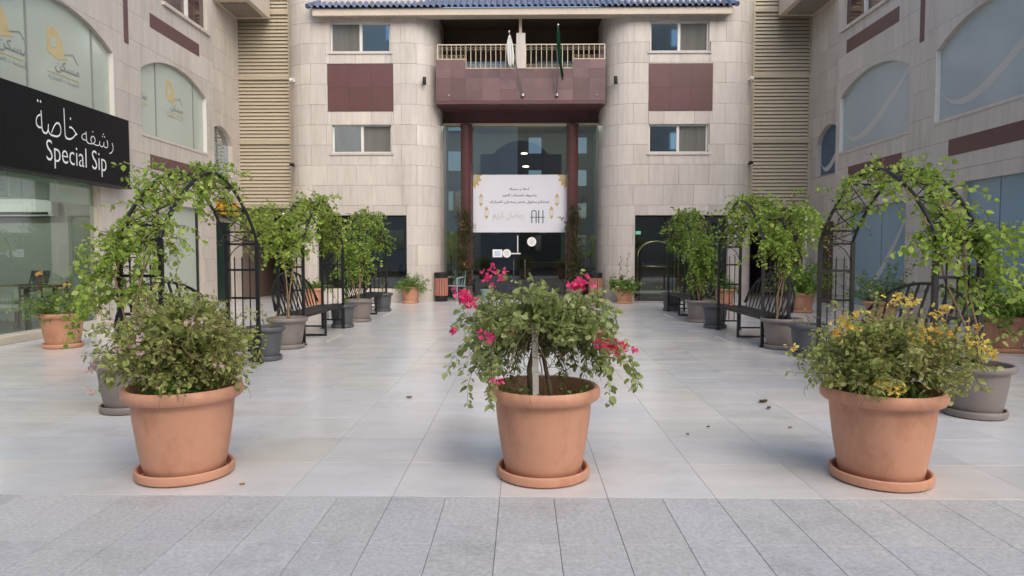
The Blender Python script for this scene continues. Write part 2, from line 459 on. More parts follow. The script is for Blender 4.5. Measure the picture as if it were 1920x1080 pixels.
def cells(u0, u1, zc, widths, ops, fmap, d0, d1, gap, du=0.3, stagger=True, emit_=None):
    """emit_(mb) is called once for every piece"""
    for ci in range(len(zc)-1):
        za, zb_ = zc[ci], zc[ci+1]
        edges = [u0]
        w = widths
        first = w if not (stagger and ci % 2) else w*0.5
        x = u0+first
        while x < u1-0.15:
            edges.append(x); x += w
        edges.append(u1)
        for e in range(len(edges)-1):
            a, b = edges[e], edges[e+1]
            cuts = [a, b]
            for op in ops:
                if op[2] < zb_ and op[3]+op[4] > za:
                    for q in op[:2]:
                        if a+0.03 < q < b-0.03: cuts.append(q)
            cuts.sort()
            for p, q in zip(cuts[:-1], cuts[1:]):
                mid = (p+q)/2
                op = None
                for o_ in ops:
                    if o_[0]-0.02 < mid < o_[1]+0.02 and o_[2] < zb_ and o_[3]+o_[4] > za: op = o_
                us = list(np.linspace(p+gap/2, q-gap/2, max(2, int((q-p)/du)+1)))
                if op is None:
                    segs = [(us, [za+gap/2]*len(us), zb_-gap/2)]
                else:
                    segs = []
                    if op[2] > za+0.02:
                        segs.append((us, [za+gap/2]*len(us), min(zb_-gap/2, op[2])))
                    if op[4] > 0:
                        us = list(np.linspace(p+gap/2, q-gap/2, max(2, int((q-p)/0.08)+1)))
                    tops = [max(za+gap/2, arch_top(op, min(max(u, op[0]), op[1]))) for u in us]
                    run = []
                    for u, t_ in list(zip(us, tops))+[(None, 99)]:
                        if t_ < zb_-gap/2-0.004: run.append((u, t_))
                        else:
                            if len(run) > 1: segs.append(([r_[0] for r_ in run], [r_[1] for r_ in run], zb_-gap/2))
                            run = []
                for us_, zb2, zt in segs:
                    if zt-min(zb2) < 0.015: continue
                    mb = MB(); piece(mb, us_, zb2, zt, fmap, d0, d1); emit_(mb)

def outline(op, n=24):
    ua, ub, za, zs, rise = op[:5]
    pts = [(ua, za), (ub, za)]
    if rise <= 0: pts += [(ub, zs), (ua, zs)]
    else: pts += [(u, arch_top(op, u)) for u in np.linspace(ub, ua, n)]
    return pts

def ring(op, fmap, d0, d1, inset, mb=None):
    """a band along the opening's edge (reveal or frame), from depth d0 to d1"""
    mb = mb or MB()
    po = outline(op); cu = (op[0]+op[1])/2; cz = (op[2]+op[3]+op[4])/2
    hw = (op[1]-op[0])/2; hz = (op[3]+op[4]-op[2])/2
    pi_ = [(cu+(u-cu)*(1-inset/hw), cz+(z-cz)*(1-inset/hz)) for u, z in po]
    n = len(mb.v); m = len(po)
    for dd in (d0, d1):
        for u, z in po: mb.v.append(tuple(fmap(u, z, dd)))
        for u, z in pi_: mb.v.append(tuple(fmap(u, z, dd)))
    for i in range(m):
        j = (i+1) % m
        mb.f += [(n+i, n+j, n+m+j, n+m+i), (n+2*m+i, n+3*m+i, n+3*m+j, n+2*m+j), (n+m+i, n+m+j, n+3*m+j, n+3*m+i), (n+i, n+2*m+i, n+2*m+j, n+j)]
    return mb

def pane(op, fmap, dep, inset=0.0, thick=0.01):
    mb = MB()
    po = outline(op); cu = (op[0]+op[1])/2; cz = (op[2]+op[3]+op[4])/2
    hw = (op[1]-op[0])/2; hz = (op[3]+op[4]-op[2])/2
    pts = [(cu+(u-cu)*(1-inset/hw), cz+(z-cz)*(1-inset/hz)) for u, z in po]
    mb.prism(pts, lambda u, z: fmap(u, z, dep), lambda u, z: fmap(u, z, dep+thick))
    return mb

# ------------------------------------------------------------------ ground
g = MB(); n = 0
g.v += [(-600, -600, -0.10), (600, -600, -0.10), (600, 600, -0.10), (-600, 600, -0.10)]; g.f.append((0, 1, 2, 3))
tag(g.build('ground', 'asphalt'), kind='structure')

EDGE = 3.70
fl = MB().box(-8.6, 8.6, EDGE, 20.6, -0.09, -0.012).build('plaza_floor', 'marble_grout')
tag(fl, kind='structure')
TX, TY = 0.593, 0.60
X0 = -0.125
tile_me = MB().bbox(-TX/2+0.0011, TX/2-0.0011, -TY/2+0.0011, TY/2-0.0011, -0.02, 0.0, 0.0012).mesh('marble_tile', 'marble')
spots = []
for j in range(int((20.5-EDGE)/TY)):
    for i in range(-14, 14):
        cx = X0+TX*(i+0.5); cy = EDGE+TY*(j+0.5)
        if abs(cx) > 8.3: continue
        vis = abs(cx) < 0.76*cy+0.35 and abs(cx) < 7.9
        spots.append((0 if vis else 1, cy+abs(cx)*0.15, cx, cy))
spots.sort()
restv = MB()
for q, (iv, _, cx, cy) in enumerate(spots):
    if q < 290:
        o = link('marble_tile', tile_me, fl, False); o.location = (cx, cy, 0)
    else:
        restv.box(cx-TX/2+0.0011, cx+TX/2-0.0011, cy-TY/2+0.0011, cy+TY/2-0.0011, -0.02, 0.0)
tag(restv.build('marble_tiling', 'marble', fl), kind='stuff')
for (x, y, l) in ((-2.98, 10.75, 0.85), (-2.98, 14.9, 0.85), (3.12, 10.6, 0.8), (3.12, 14.6, 0.8)):
    MB().box(x-0.03, x+0.03, y-l/2, y+l/2, -0.01, 0.004).build('floor_inlay', 'inlay_beige', fl)

pv = MB().box(-12, 12, -1.0, EDGE-0.004, -0.09, -0.012).build('street_pavement', 'granite_grout')
tag(pv, kind='structure')
GX, GY = TX/2, 0.60
pav_me = MB().bbox(-GX/2+0.0014, GX/2-0.0014, -GY/2+0.0014, GY/2-0.0014, -0.02, -0.003, 0.0015).mesh('granite_paver', 'granite')
restp = MB()
for j in range(7):
    for i in range(-28, 29):
        cx = X0+GX*(i+0.5); cy = EDGE-0.004-GY*(j+0.5)
        if j < 4 and abs(cx) < 0.8*cy+0.9:
            o = link('granite_paver', pav_me, pv, False); o.location = (cx, cy, 0)
        else:
            restp.box(cx-GX/2+0.002, cx+GX/2-0.002, cy-GY/2+0.002, cy+GY/2-0.002, -0.02, -0.003)
tag(restp.build('granite_paving', 'granite', pv), kind='stuff')

# ------------------------------------------------------------------ main building: two rounded towers, glazed entrance, balcony, blue roof
YF = 18.70
BH = 9.0
courses = [0.0, 0.47] + [0.47+0.5455*k for k in range(1, 16)]
main = thing('apartment_building', 'travertine apartment building with two rounded towers, glazed entrance and blue tiled eave', 'building', (-0.06, 20.5, 0))

def tower_path(xa, xb, r, yb):
    """plan outline from the outer back, round the front, to the inner back; u is the x coordinate along the flat, arcs beyond"""
    L = r*pi/2; ext = yb-(YF+r)
    def f(u, z, dd):
        # u runs from xa-? to xb: flat part between xa+r and xb-r
        if u < xa+r:
            s_ = xa+r-u
            if s_ <= L:
                a = s_/r; c = (xa+r, YF+r); nx, ny = -sin(a), -cos(a)
                return (c[0]+(r-dd)*nx, c[1]+(r-dd)*ny, z)
            return (xa+dd, YF+r+(s_-L), z)
        if u > xb-r:
            s_ = u-(xb-r)
            if s_ <= L:
                a = s_/r; c = (xb-r, YF+r); nx, ny = sin(a), -cos(a)
                return (c[0]+(r-dd)*nx, c[1]+(r-dd)*ny, z)
            return (xb-dd, YF+r+(s_-L), z)
        return (u, YF+dd, z)
    return f, xa+r-L-ext, xb-r+L+ext

def sliding_window(parent, op, fmap, panes, out=-1):
    """white two-leaf sliding window set back in its opening"""
    w = part('window', parent)
    ring(op, fmap, 0.002, 0.16, 0.012).build('reveal', 'travertine', w)
    ring(op, fmap, 0.085, 0.15, 0.055).build('frame', 'white_frame', w)
    mid = (op[0]+op[1])/2
    fr = MB(); piece(fr, [mid-0.035, mid+0.035], [op[2]+0.05]*2, op[3]-0.05, fmap, 0.09, 0.145); fr.build('mullion', 'white_frame', w)
    for k, (a, b) in enumerate(((op[0]+0.05, mid-0.03), (mid+0.03, op[1]-0.05))):
        p = MB(); piece(p, [a, b], [op[2]+0.05]*2, op[3]-0.05, fmap, 0.12+0.012*k, 0.128+0.012*k); p.build('pane', panes[k], w)
    s = MB(); piece(s, [op[0]-0.05, op[1]+0.05], [op[2]-0.045]*2, op[2]+0.012, fmap, -0.03, 0.10); s.build('sill', 'travertine', w)
    return w

for side in (0, 1):
    xa, xb = ((-6.55, -2.32), (2.20, 6.40))[side]
    r = 0.80
    fm, u0, u1 = tower_path(xa, xb, r, 20.3)
    tw = part('tower', main)
    if side == 0:
        opsq = [(-5.23, -3.57, 6.77, 7.60, 0), (-5.21, -3.56, 4.06, 4.86, 0), (-5.65, -3.17, 0.36, 2.39, 0), (-5.30, -3.51, 5.19, 6.455, 0)]
    else:
        opsq = [(3.41, 5.01, 6.75, 7.58, 0), (3.40, 5.02, 4.05, 4.84, 0), (3.05, 5.60, 0.02, 2.385, 0), (3.39, 5.11, 5.18, 6.44, 0)]
    cells(u0, u1, courses, 0.82, opsq, fm, 0.0, 0.03, 0.006, 0.12, True, lambda mb: mb.build('stone_panel', 'travertine', tw))
    core = []
    cells(u0+0.01, u1-0.01, [-0.02]+courses[1:], 99, opsq[:3], fm, 0.028, 0.16, 0.0, 0.12, False, lambda mb: core.append(mb))
    cm = MB()
    for c_ in core:
        n = len(cm.v); cm.v += c_.v; cm.f += [tuple(i+n for i in f_) for f_ in c_.f]
    cm.build('wall_core', 'stone_joint', tw)
    # maroon spandrel of polished stone slabs
    sp = part('spandrel', main)
    a, b, z0, z1, _ = opsq[3]
    for k in range(3):
        for q in range(2):
            w3 = (b-a)/3; h2 = (z1-z0)/2
            mb = MB(); piece(mb, [a+w3*k+0.0015, a+w3*(k+1)-0.0015], [z0+h2*q+0.0015]*2, z0+h2*(q+1)-0.0015, fm, -0.012, 0.03); mb.build('stone_slab', 'maroon_stone', sp)
    sliding_window(main, opsq[0], fm, ('window_curtain', 'window_dark') if side == 0 else ('window_dark', 'window_curtain'))
    sliding_window(main, opsq[1], fm, ('window_dark', 'window_curtain') if side == 0 else ('window_dark', 'window_curtain'))
    # ground-floor shop window of the tower
    w = part('shop_window', main)
    op = opsq[2]
    ring(op, fm, 0.003, 0.20, 0.008).build('reveal', 'travertine', w)
    ring(op, fm, 0.13, 0.17, 0.045).build('frame', 'black_metal', w)
    nn = 2 if side == 0 else 3
    for k in range(nn):
        a_ = op[0]+(op[1]-op[0])*k/nn+0.02; b_ = op[0]+(op[1]-op[0])*(k+1)/nn-0.02
        p = MB(); piece(p, [a_, b_], [op[2]+0.03]*2, op[3]-0.04, fm, 0.145, 0.155); p.build('pane', 'glass_clear', w)
    # room behind it
    rm = part('room', main)
    x0, x1 = op[0]-0.35, op[1]+0.35
    zt = 2.62
    rb = MB(); rb.box(x0, x1, 22.2, 22.3, 0, zt).box(x0-0.06, x0, YF+0.17, 22.3, 0, zt).box(x1, x1+0.06, YF+0.17, 22.3, 0, zt); rb.build('room_wall', 'room_dark', rm)
    MB().box(x0, x1, YF+0.17, 22.2, zt, zt+0.05).build('ceiling', 'room_beige', rm)
    MB().box(x0, x1, YF+0.17, 22.2, -0.005, 0.012).build('room_floor', 'room_floor', rm)
    for k, (lx, ly) in enumerate(((0.30, 19.6), (0.33, 20.5)) if side else ((0.78, 19.7), (0.76, 20.3))):
        lx = x0+(x1-x0)*lx
        MB().box(lx-0.28, lx+0.28, ly-0.05, ly+0.05, zt-0.05, zt-0.002).build('ceiling_lamp', 'lamp_white', rm)
    if side:
        MB().box(x0+0.55, x0+1.05, 21.4, 21.45, 1.85, 2.10).build('screen', 'laptop_black', rm)
        MB().box(x0+0.62, x0+0.98, 21.39, 21.398, 1.93, 2.03).build('screen_glow', 'lamp_screen', rm)
        MB().bbox(x0+0.2, x0+1.7, 21.0, 21.6, 0.02, 1.05).build('counter', 'wood_dark', rm)
    else:
        MB().bbox(x0+1.0, x0+2.2, 21.0, 21.6, 0.02, 1.0).build('counter', 'wood_dark', rm)
        MB().box(x1-0.7, x1-0.1, 21.9, 22.19, 0.02, 2.0).build('cabinet', 'wood_dark', rm)

# --- balcony
bal = part('balcony', main)
BX0, BX1 = -2.36, 2.24
YB = 18.78
slabs = [(-2.36, -1.95), (-1.95, -1.55), (-1.55, -1.1), (-1.1, -0.62), (-0.62, -0.16), (-0.16, 0.3), (0.3, 0.82), (0.82, 1.36), (1.36, 1.8), (1.8, 2.24)]
for a, b in slabs:
    hi = b <= -1.5 or a >= 1.3
    zz = [5.485, 5.79, 6.095, 6.345] + ([6.59] if hi else [])
    if R.random() < 0.5: zz.pop(1)
    for q in range(len(zz)-1):
        MB().box(a+0.0015, b-0.0015, YB, YB+0.03, zz[q]+0.001, zz[q+1]-0.001).build('stone_slab', 'maroon_grey_stone', bal)
MB().box(BX0+0.01, BX1-0.01, YB+0.028, YB+0.14, 5.486, 6.335).box(BX0+0.01, -1.56, YB+0.028, YB+0.14, 6.335, 6.585).box(1.37, BX1-0.01, YB+0.028, YB+0.14, 6.335, 6.585).build('parapet', 'maroon_stone', bal)
MB().box(BX0, BX1, YB+0.005, 20.45, 5.40, 5.484).build('soffit', 'maroon_stone', bal)
MB().box(BX0, BX1, YB+0.15, 20.45, 5.5, 5.62).build('balcony_floor', 'balcony_wall', bal)
# railings
rl = part('railing', bal)
for (a, b, z0) in ((-2.32, -1.56, 6.60), (-1.55, -0.19, 6.355), (0.08, 1.36, 6.355), (1.37, 2.22, 6.60)):
    yb_ = YB+0.07
    MB().bar((a, yb_, 7.0), (b, yb_, 7.0), 0.035, 0.025).bar((a, yb_, z0+0.015), (b, yb_, z0+0.015), 0.03, 0.02).build('handrail', 'cream_metal', rl)
    nb = max(3, int(round((b-a)/0.138)))
    for k in range(nb+1):
        x = a+(b-a)*k/nb
        t = 0.026 if k in (0, nb) else 0.016
        MB().bar((x, yb_, z0), (x, yb_, 7.0), t).build('baluster', 'cream_metal', rl)
    # thin scrolled wires behind the balusters
    for zc_ in (z0+0.09, 6.90):
        sc_ = MB()
        for k in range(nb):
            x = a+(b-a)*(k+0.5)/nb
            sc_.tube([(x+0.045*cos(t_), yb_+0.012, zc_+0.035*sin(t_)) for t_ in np.linspace(0, 2*pi, 9)], 0.0035, k=3, cap=False)
        sc_.build('scroll_wire', 'cream_metal', rl)
MB().bbox(-0.178, 0.07, YB-0.01, YB+0.2, 6.346, 7.29, 0.006).build('pier', 'travertine', bal)
MB().box(-0.105, -0.025, YB+0.05, YB+0.13, 7.291, 7.9).build('pole', 'fascia_cream', bal)
# balcony back wall with dark glazing
MB().box(BX0, BX1, 20.35, 20.45, 5.5, 8.1).box(BX0-0.05, BX0, YF+0.8, 20.45, 5.5, 8.1).box(BX1, BX1+0.05, YF+0.8, 20.45, 5.5, 8.1).build('back_wall', 'balcony_wall', bal)
for (a, b) in ((-1.7, -0.5), (0.4, 1.7)):
    MB().box(a, b, 20.30, 20.348, 5.63, 6.95).build('balcony_window', 'window_dark', bal)
MB().box(BX0, BX1, YB+0.1, 20.4, 7.88, 7.95).build('ceiling', 'balcony_wall', bal)
for x in (-2.0, 2.0):
    MB().lathe([(0.0, 0), (0.02, 0), (0.02, 0.02), (0, 0.02)], 8, (x, YB-0.012, 5.62)).build('floodlight_stub', 'white_plastic', bal)

# --- lintel over the entrance with quarter-round ends
YL = 19.92
ln = part('lintel', main)
MB().box(-1.95, 1.82, YL, YL+0.2, 5.09, 5.40).build('beam', 'maroon_stone', ln)
for sx, xa, xb in ((-1, -2.34, -1.95), (1, 1.82, 2.22)):
    poly = []
    w_ = xb-xa
    if sx < 0:
        poly = [(xb, 5.09), (xb, 5.40), (xa, 5.40)] + [(xa+w_*sin(a_), 5.09+0.30*cos(a_)) for a_ in np.linspace(0, pi/2, 9)][1:-1]
    else:
        poly = [(xa, 5.09), (xb, 5.40), (xa, 5.40)][0:1] + [(xb-w_*sin(a_), 5.09+0.30*cos(a_)) for a_ in np.linspace(pi/2, 0, 9)][1:] + [(xb, 5.40), (xa, 5.40)]
    MB().prism(poly, lambda u, v: (u, YL+0.002, v), lambda u, v: (u, YL+0.19, v)).build('bracket', 'maroon_stone', ln)
    MB().box(xa, xb, YL+0.192, YL+0.22, 5.09, 5.40).build('side_panel', 'maroon_grey_stone', ln)
MB().box(-2.34, 2.22, YL-0.03, YL+0.21, 5.055, 5.088).build('cream_strip', 'cream_metal', ln)
for x in (-1.63, 1.435):
    MB().lathe([(0.19, 0.0), (0.19, 0.12), (0.165, 0.14), (0.165, 4.95), (0.18, 4.97), (0.18, 5.05)], 28, (x, YL-0.02, 0.0)).build('column', 'maroon_column', main, 'auto')

# --- glazed entrance
YG = 20.12
en = part('entrance_glazing', main)
for a, b in ((-2.32, -1.78), (1.59, 2.20)):
    MB().box(a, b, YG, YG+0.012, 0.03, 5.05).build('side_pane', 'glass_entrance', en)
for a, b in ((-1.47, -0.78), (-0.776, 0.576), (0.58, 1.27)):
    MB().box(a, b, YG, YG+0.012, 3.0, 5.05).build('upper_pane', 'glass_entrance', en)
fm_ = MB()
for x in (-2.325, -1.80, -1.475, 1.275, 1.60, 2.20): fm_.box(x-0.014, x+0.014, YG-0.02, YG+0.03, 0.0, 5.06)
fm_.build('metal_frame', 'steel', en)
for a, b, hx in ((-1.46, -0.105, -0.17), (-0.095, 1.26, -0.03)):
    dr = part('door', en)
    MB().box(a, b, YG+0.002, YG+0.014, 0.02, 1.955).build('pane', 'glass_dark', dr)
    MB().tube([(hx+(-0.09 if a < -1 else 0.10), YG-0.05, 0.70), (hx+(-0.09 if a < -1 else 0.10), YG-0.05, 1.15)], 0.014, k=8).build('handle', 'steel', dr)
    MB().box(a, b, YG-0.006, YG+0.02, 0.0, 0.06).build('bottom_rail', 'steel', dr)
    MB().box((a+b)/2-0.11, (a+b)/2+0.11, YG-0.02, YG+0.02, 1.93, 1.985).build('patch_fitting', 'steel', dr)
MB().box(-0.16, -0.13, YG-0.012, YG, 1.36, 1.86).build('door_lock_bar', 'white_plastic', en)
MB().box(-0.34, -0.06, YG-0.012, YG, 1.315, 1.352).build('door_lock_plate', 'white_plastic', en)
for x, z, r_ in ((0.265, 1.68, 0.135), (-0.468, 1.34, 0.125)):
    st = MB(); st.prism([(x+r_*cos(t_), z+r_*sin(t_)) for t_ in np.linspace(0, 2*pi, 25)[:-1]], lambda u, v: (u, YG-0.004, v), lambda u, v: (u, YG-0.001, v)); o = st.build('round_sticker', 'sign_white', en)
    t = MB()
    for k, wd in enumerate((0.05, 0.14, 0.17, 0.13, 0.16, 0.08)):
        t.box(x-wd/2, x+wd/2, YG-0.0055, YG-0.0045, z+0.075-k*0.03, z+0.083-k*0.03)
    t.build('sticker_print', 'print_grey', en)
MB().box(-0.885, -0.60, YG-0.004, YG-0.001, 1.225, 1.455).build('notice', 'sign_white', en)
MB().box(-0.83, -0.655, YG-0.006, YG-0.0045, 1.265, 1.41).build('notice_print', 'poster_blue', en)

# --- lobby behind the glass
lb = part('lobby', main)
arch = (-1.36, 1.30, 0.0, 4.75, 0.0)
fL = lambda u, z, dd: (u, 23.5+dd, z)
lw = []
opL = [(-1.40, 1.25, 0.0, 4.72, 0.0)]
cells(-2.5, 2.4, [0, 5.6], 99, [(-1.0, 0.86, 0.0, 4.74, 0.44), (-1.45, -1.0, 0.0, 4.72, 0.0), (0.86, 1.32, 0, 4.72, 0)], fL, 0, 0.12, 0, 0.1, False, lambda mb: lw.append(mb))
for mb in lw: mb.build('back_wall', 'room_beige', lb)
MB().box(-2.5, 2.4, 27.0, 27.1, 0, 5.6).build('rear_wall', 'room_dark', lb)
MB().box(-2.56, -2.5, 20.3, 27, 0, 5.6).box(2.4, 2.46, 20.3, 27, 0, 5.6).build('side_wall', 'room_wall', lb)
MB().box(-2.5, 2.4, 20.3, 27, 5.42, 5.5).build('ceiling', 'room_beige', lb)
MB().box(-2.5, 2.4, 20.6, 27, -0.02, 0.006).build('lobby_floor', 'room_floor', lb)
MB().bbox(0.15, 1.9, 22.3, 22.9, 0.01, 1.05, 0.01).build('reception_desk', 'wood_dark', lb)
MB().bbox(-1.6, -0.5, 21.9, 22.3, 0.01, 0.75, 0.01).build('side_table', 'wood_dark', lb)
for x in (-1.4, 1.3):
    MB().box(x-0.5, x+0.5, 21.6, 21.75, 5.36, 5.415).build('ceiling_lamp', 'lamp_cafe', lb)  # lamps added to brighten the lobby seen through the glass
for x, y, z in ((0.05, 22.6, 4.6), (0.1, 22.4, 4.15)):
    MB().lathe([(0.0, 0.0), (0.10, 0.0), (0.11, 0.02), (0.0, 0.05)], 12, (x, y, z)).build('pendant_lamp', 'lamp_warm', lb)
    MB().tube([(x, y, z+0.04), (x, y, 5.43)], 0.006, k=4).build('lamp_cord', 'black_metal', lb)

# --- blue roof eave
rf = part('roof', main)
EX0, EX1, EY, EZ = -5.72, 5.64, 18.40, 7.86
MB().box(EX0+0.12, EX1-0.12, EY+0.02, EY+0.10, 7.655, 7.84).build('fascia', 'fascia_cream', rf)
MB().box(EX0+0.14, EX1-0.14, EY+0.10, 18.9, 7.70, 7.74).build('soffit', 'fascia_cream', rf)
sl = radians(32)
dk = MB(); dk.v += [(EX0, EY-0.03, EZ-0.02), (EX1, EY-0.03, EZ-0.02), (EX1-1.2, EY+2.0, EZ-0.02+2.03*math.tan(sl)), (EX0+1.2, EY+2.0, EZ-0.02+2.03*math.tan(sl))]; dk.f.append((0, 1, 2, 3)); dk.build('roof_deck', 'roof_blue', rf)
NT = 70
tw_ = (EX1-EX0)/NT
tl = 0.34
tm = MB(); k = 10
for yy, lift in ((0.0, 0.0), (tl, -0.012)):
    for i in range(k+1):
        u = i/k
        z = 0.034*sin(2*pi*u)+0.02
        tm.v.append((-tw_/2+u*tw_*1.04, yy, z+lift))
for yy, lift in ((0.0, -0.018),):
    for i in range(k+1):
        u = i/k
        tm.v.append((-tw_/2+u*tw_*1.04, yy, 0.034*sin(2*pi*u)+0.02+lift))
for i in range(k):
    tm.f.append((i, i+1, k+1+i+1, k+1+i)); tm.f.append((2*(k+1)+i, 2*(k+1)+i+1, i+1, i))
tile_roof = tm.mesh('roof_tile', 'roof_blue', True)
for row in range(4):
    for i in range(NT):
        x = EX0+tw_*(i+0.5)
        ins = row*0.30*cos(sl)*0.6
        if x < EX0+ins or x > EX1-ins: continue
        o = link('roof_tile', tile_roof, rf, False)
        o.location = (x+0.06, EY-0.06+row*0.30*cos(sl)-20.5, EZ+row*0.30*sin(sl))
        o.rotation_euler = (sl, 0, 0)
for sx, x in ((-1, EX0), (1, EX1)):
    MB().tube([(x, EY-0.04, EZ+0.02), (x-sx*1.2, EY+2.0, EZ+0.02+2.03*math.tan(sl))], 0.07, k=8).build('hip_ridge', 'roof_blue', rf)

# --- louvred screens beside the towers
for side in (0, 1):
    a, b = ((-8.05, -6.50), (6.36, 7.98))[side]
    yl = 19.28
    lv = part('louver_screen', main)
    MB().box(a, b, yl+0.09, yl+0.13, 2.66, 9.0).build('backing', 'louver_dark', lv)
    z = 2.66
    zs = [2.66, 4.45, 6.24, 8.03, 9.0]
    for z0, z1 in zip(zs[:-1], zs[1:]):
        MB().box(a, b, yl-0.03, yl+0.085, z0-0.045, z0+0.045).build('rail', 'louver_cream', lv)
        m_ = int((z1-z0-0.10)/0.094)
        for k in range(m_):
            zc_ = z0+0.10+k*(z1-z0-0.10)/m_
            mb = MB(); q = len(mb.v)
            mb.prism([(yl, zc_-0.043), (yl+0.006, zc_-0.045), (yl+0.044, zc_+0.043), (yl+0.038, zc_+0.047)], lambda u, v: (a+0.05, u, v), lambda u, v: (b-0.05, u, v))
            mb.build('slat', 'louver_cream', lv)
    for x in (a+0.025, b-0.025):
        MB().box(x-0.025, x+0.025, yl-0.025, yl+0.09, 2.70, 9.0).build('stile', 'louver_cream', lv)
    # passage below
    ps = part('passage', main)
    MB().box(a, b, 24.0, 24.1, 0, 2.66).box(a-0.05, a, 19.4, 24.0, 0, 2.66).box(b, b+0.05, 19.6, 24, 0, 2.66).build('passage_wall', 'passage_wall', ps)
    MB().box(a, b, 19.38, 24, 2.60, 2.655).build('ceiling', 'room_beige', ps)
    MB().box(a, b, 20.6, 24, -0.02, 0.004).build('passage_floor', 'room_beige', ps)
    MB().box((a+b)/2-0.5, (a+b)/2+0.45, 23.94, 23.99, 0.0, 2.1).build('passage_door', 'wood_dark', ps)
    MB().box((a+b)/2-0.3, (a+b)/2+0.3, 21.4, 21.5, 2.57, 2.598).build('ceiling_lamp', 'lamp_dim', ps)

# --- wall lamps and cameras on the towers
for x, z in ((-2.66, 6.0), (2.50, 6.0)):
    wl = thing('wall_lamp', ('small dark cylinder wall lamp beside the white flag side of the balcony' if x < 0 else 'small dark cylinder wall lamp beside the green flag side of the balcony'), 'wall lamp', (x, YF+0.07, z-0.1), group='wall lamps on the towers')
    MB().lathe([(0.045, 0.0), (0.05, 0.01), (0.05, 0.19), (0.045, 0.2)], 14, (x, YF-0.02, z-0.1), True, True).build('lamp_body', 'bin_black', wl, 'auto')
    MB().box(x-0.02, x+0.02, YF-0.01, YF+0.12, z-0.03, z+0.03).build('bracket', 'bin_black', wl)
for x, y, z, lab in ((-6.26, 18.86, 6.05, 'small white security camera high on the tower by the left louvres'), (-6.30, 18.88, 3.75, 'small dark security camera at mid height beside the left louvres'),
                     (6.13, 18.88, 6.05, 'small white security camera high on the tower by the right louvres'), (6.17, 18.9, 3.78, 'small dark security camera at mid height beside the right louvres')):
    c = thing('security_camera', lab, 'camera', (x, y, z), group='security cameras on the towers')
    dx = -0.06 if x < 0 else 0.06
    m_ = 'white_plastic' if 'white' in lab else 'bin_black'
    MB().box(min(x, x+dx)-0.02, max(x, x+dx)+0.02, y-0.015, y+0.015, z-0.015, z+0.015).build('arm', m_, c)
    MB().tube([(x+dx, y-0.12, z+0.02), (x+dx, y+0.06, z+0.05)], 0.04, k=10).build('camera_body', m_, c)
    MB().tube([(x+dx, y-0.14, z-0.06), (x+dx, y-0.13, z-0.12)], 0.035, 0.02, k=10).build('floodlight', 'steel', c)

# --- flags on slanted poles
def flag(x0, z0, x1, z1, m, lab, lean):
    t = thing('flag', lab, 'flag', (x0, YB-0.01, z0), group='flags leaning out from the balcony')
    p0 = Vector((x0, YB-0.02, z0)); p1 = Vector((x1, YB-lean, z1))
    MB().tube([p0, p1], 0.016, k=8).build('pole', 'steel', t)
    MB().lathe([(0.0, -0.01), (0.02, 0.0), (0.034, 0.03), (0.02, 0.06), (0.0, 0.07)], 12, tuple(p1)).build('finial', 'steel', t, True)
    MB().lathe([(0.05, 0), (0.05, 0.05), (0.03, 0.08)], 12, (x0, YB-0.035, z0-0.03), True, True).build('socket', 'steel', t)
    # hanging folded cloth
    nu, nv = 17, 13
    top = p0.lerp(p1, 0.97); L = 0.85 if m == 'flag_white' else 1.35
    mb = MB()
    for j in range(nv):
        v = j/(nv-1)
        w = (0.04+0.20*sin(min(1, v*1.5)*pi/2)*(1-0.35*v)) if m == 'flag_white' else (0.05+0.08*sin(v*pi*0.9)*(1-0.3*v))
        for i in range(nu):
            u = i/(nu-1)-0.5
            mb.v.append((top.x+u*w+(0.03*v if m == 'flag_white' else 0.12*v*v), top.y-0.02-0.045*sin(u*21+v*2)*(0.4+v), top.z-0.02-v*L*(1-0.25*abs(u)*(1+sin(u*9)))))
    for j in range(nv-1):
        for i in range(nu-1):
            mb.f.append((j*nu+i, j*nu+i+1, (j+1)*nu+i+1, (j+1)*nu+i))
    o = mb.build('cloth', m, t, True)
    so = o.modifiers.new('thickness', 'SOLIDIFY'); so.thickness = 0.004
flag(0.0, 5.62, -0.36, 7.15, 'flag_white', 'white flag hanging limp from a slanted pole on the balcony', 0.45)
flag(0.92, 5.62, 0.93, 7.32, 'flag_green', 'dark green flag wrapped round an upright pole on the balcony', 0.45)

# ------------------------------------------------------------------ banner over the doors
bn = thing('banner', 'white Ramadan greeting banner with lanterns above the entrance doors', 'banner', (-0.085, YG-0.06, 1.96))
MB().box(-1.45, 1.28, YG-0.062, YG-0.05, 1.955, 3.63).build('sheet', 'banner_white', bn)
yb = YG-0.0645
put_text(arabic('اهلا و سهلا'), 0.085, 0.56, (-0.10, yb, 3.21), '-y', 'print_navy', bn, bold=0.012)
put_text(arabic('بضيوف لمسات الخير'), 0.10, 1.0, (-0.10, yb, 3.03), '-y', 'print_navy', bn, bold=0.012)
put_text(arabic('نهنئكم بحلول شهر رمضان المبارك'), 0.11, 1.74, (-0.10, yb, 2.83), '-y', 'print_navy', bn, bold=0.012)
put_text(arabic('رمضان كريم'), 0.30, 0.92, (-0.42, yb, 2.42), '-y', 'print_sand', bn, bold=-0.006)
lg = MB()
for x, k_ in ((0.33, 'A'), (0.53, 'H')):
    lg.box(x-0.075, x-0.05, yb-0.001, yb+0.0005, 2.22, 2.60 if k_ == 'H' else 2.54)
    lg.box(x+0.05, x+0.075, yb-0.001, yb+0.0005, 2.22, 2.60 if k_ == 'H' else 2.54)
    if k_ == 'A':
        lg.tube([(x+0.0625*cos(t_), yb-0.0003, 2.54+0.05*sin(t_)) for t_ in np.linspace(0, pi, 9)], 0.0125, k=4)
lg.box(0.22, 0.645, yb-0.002, yb+0.0002, 2.385, 2.402)
lg.build('monogram', 'print_navy', bn)
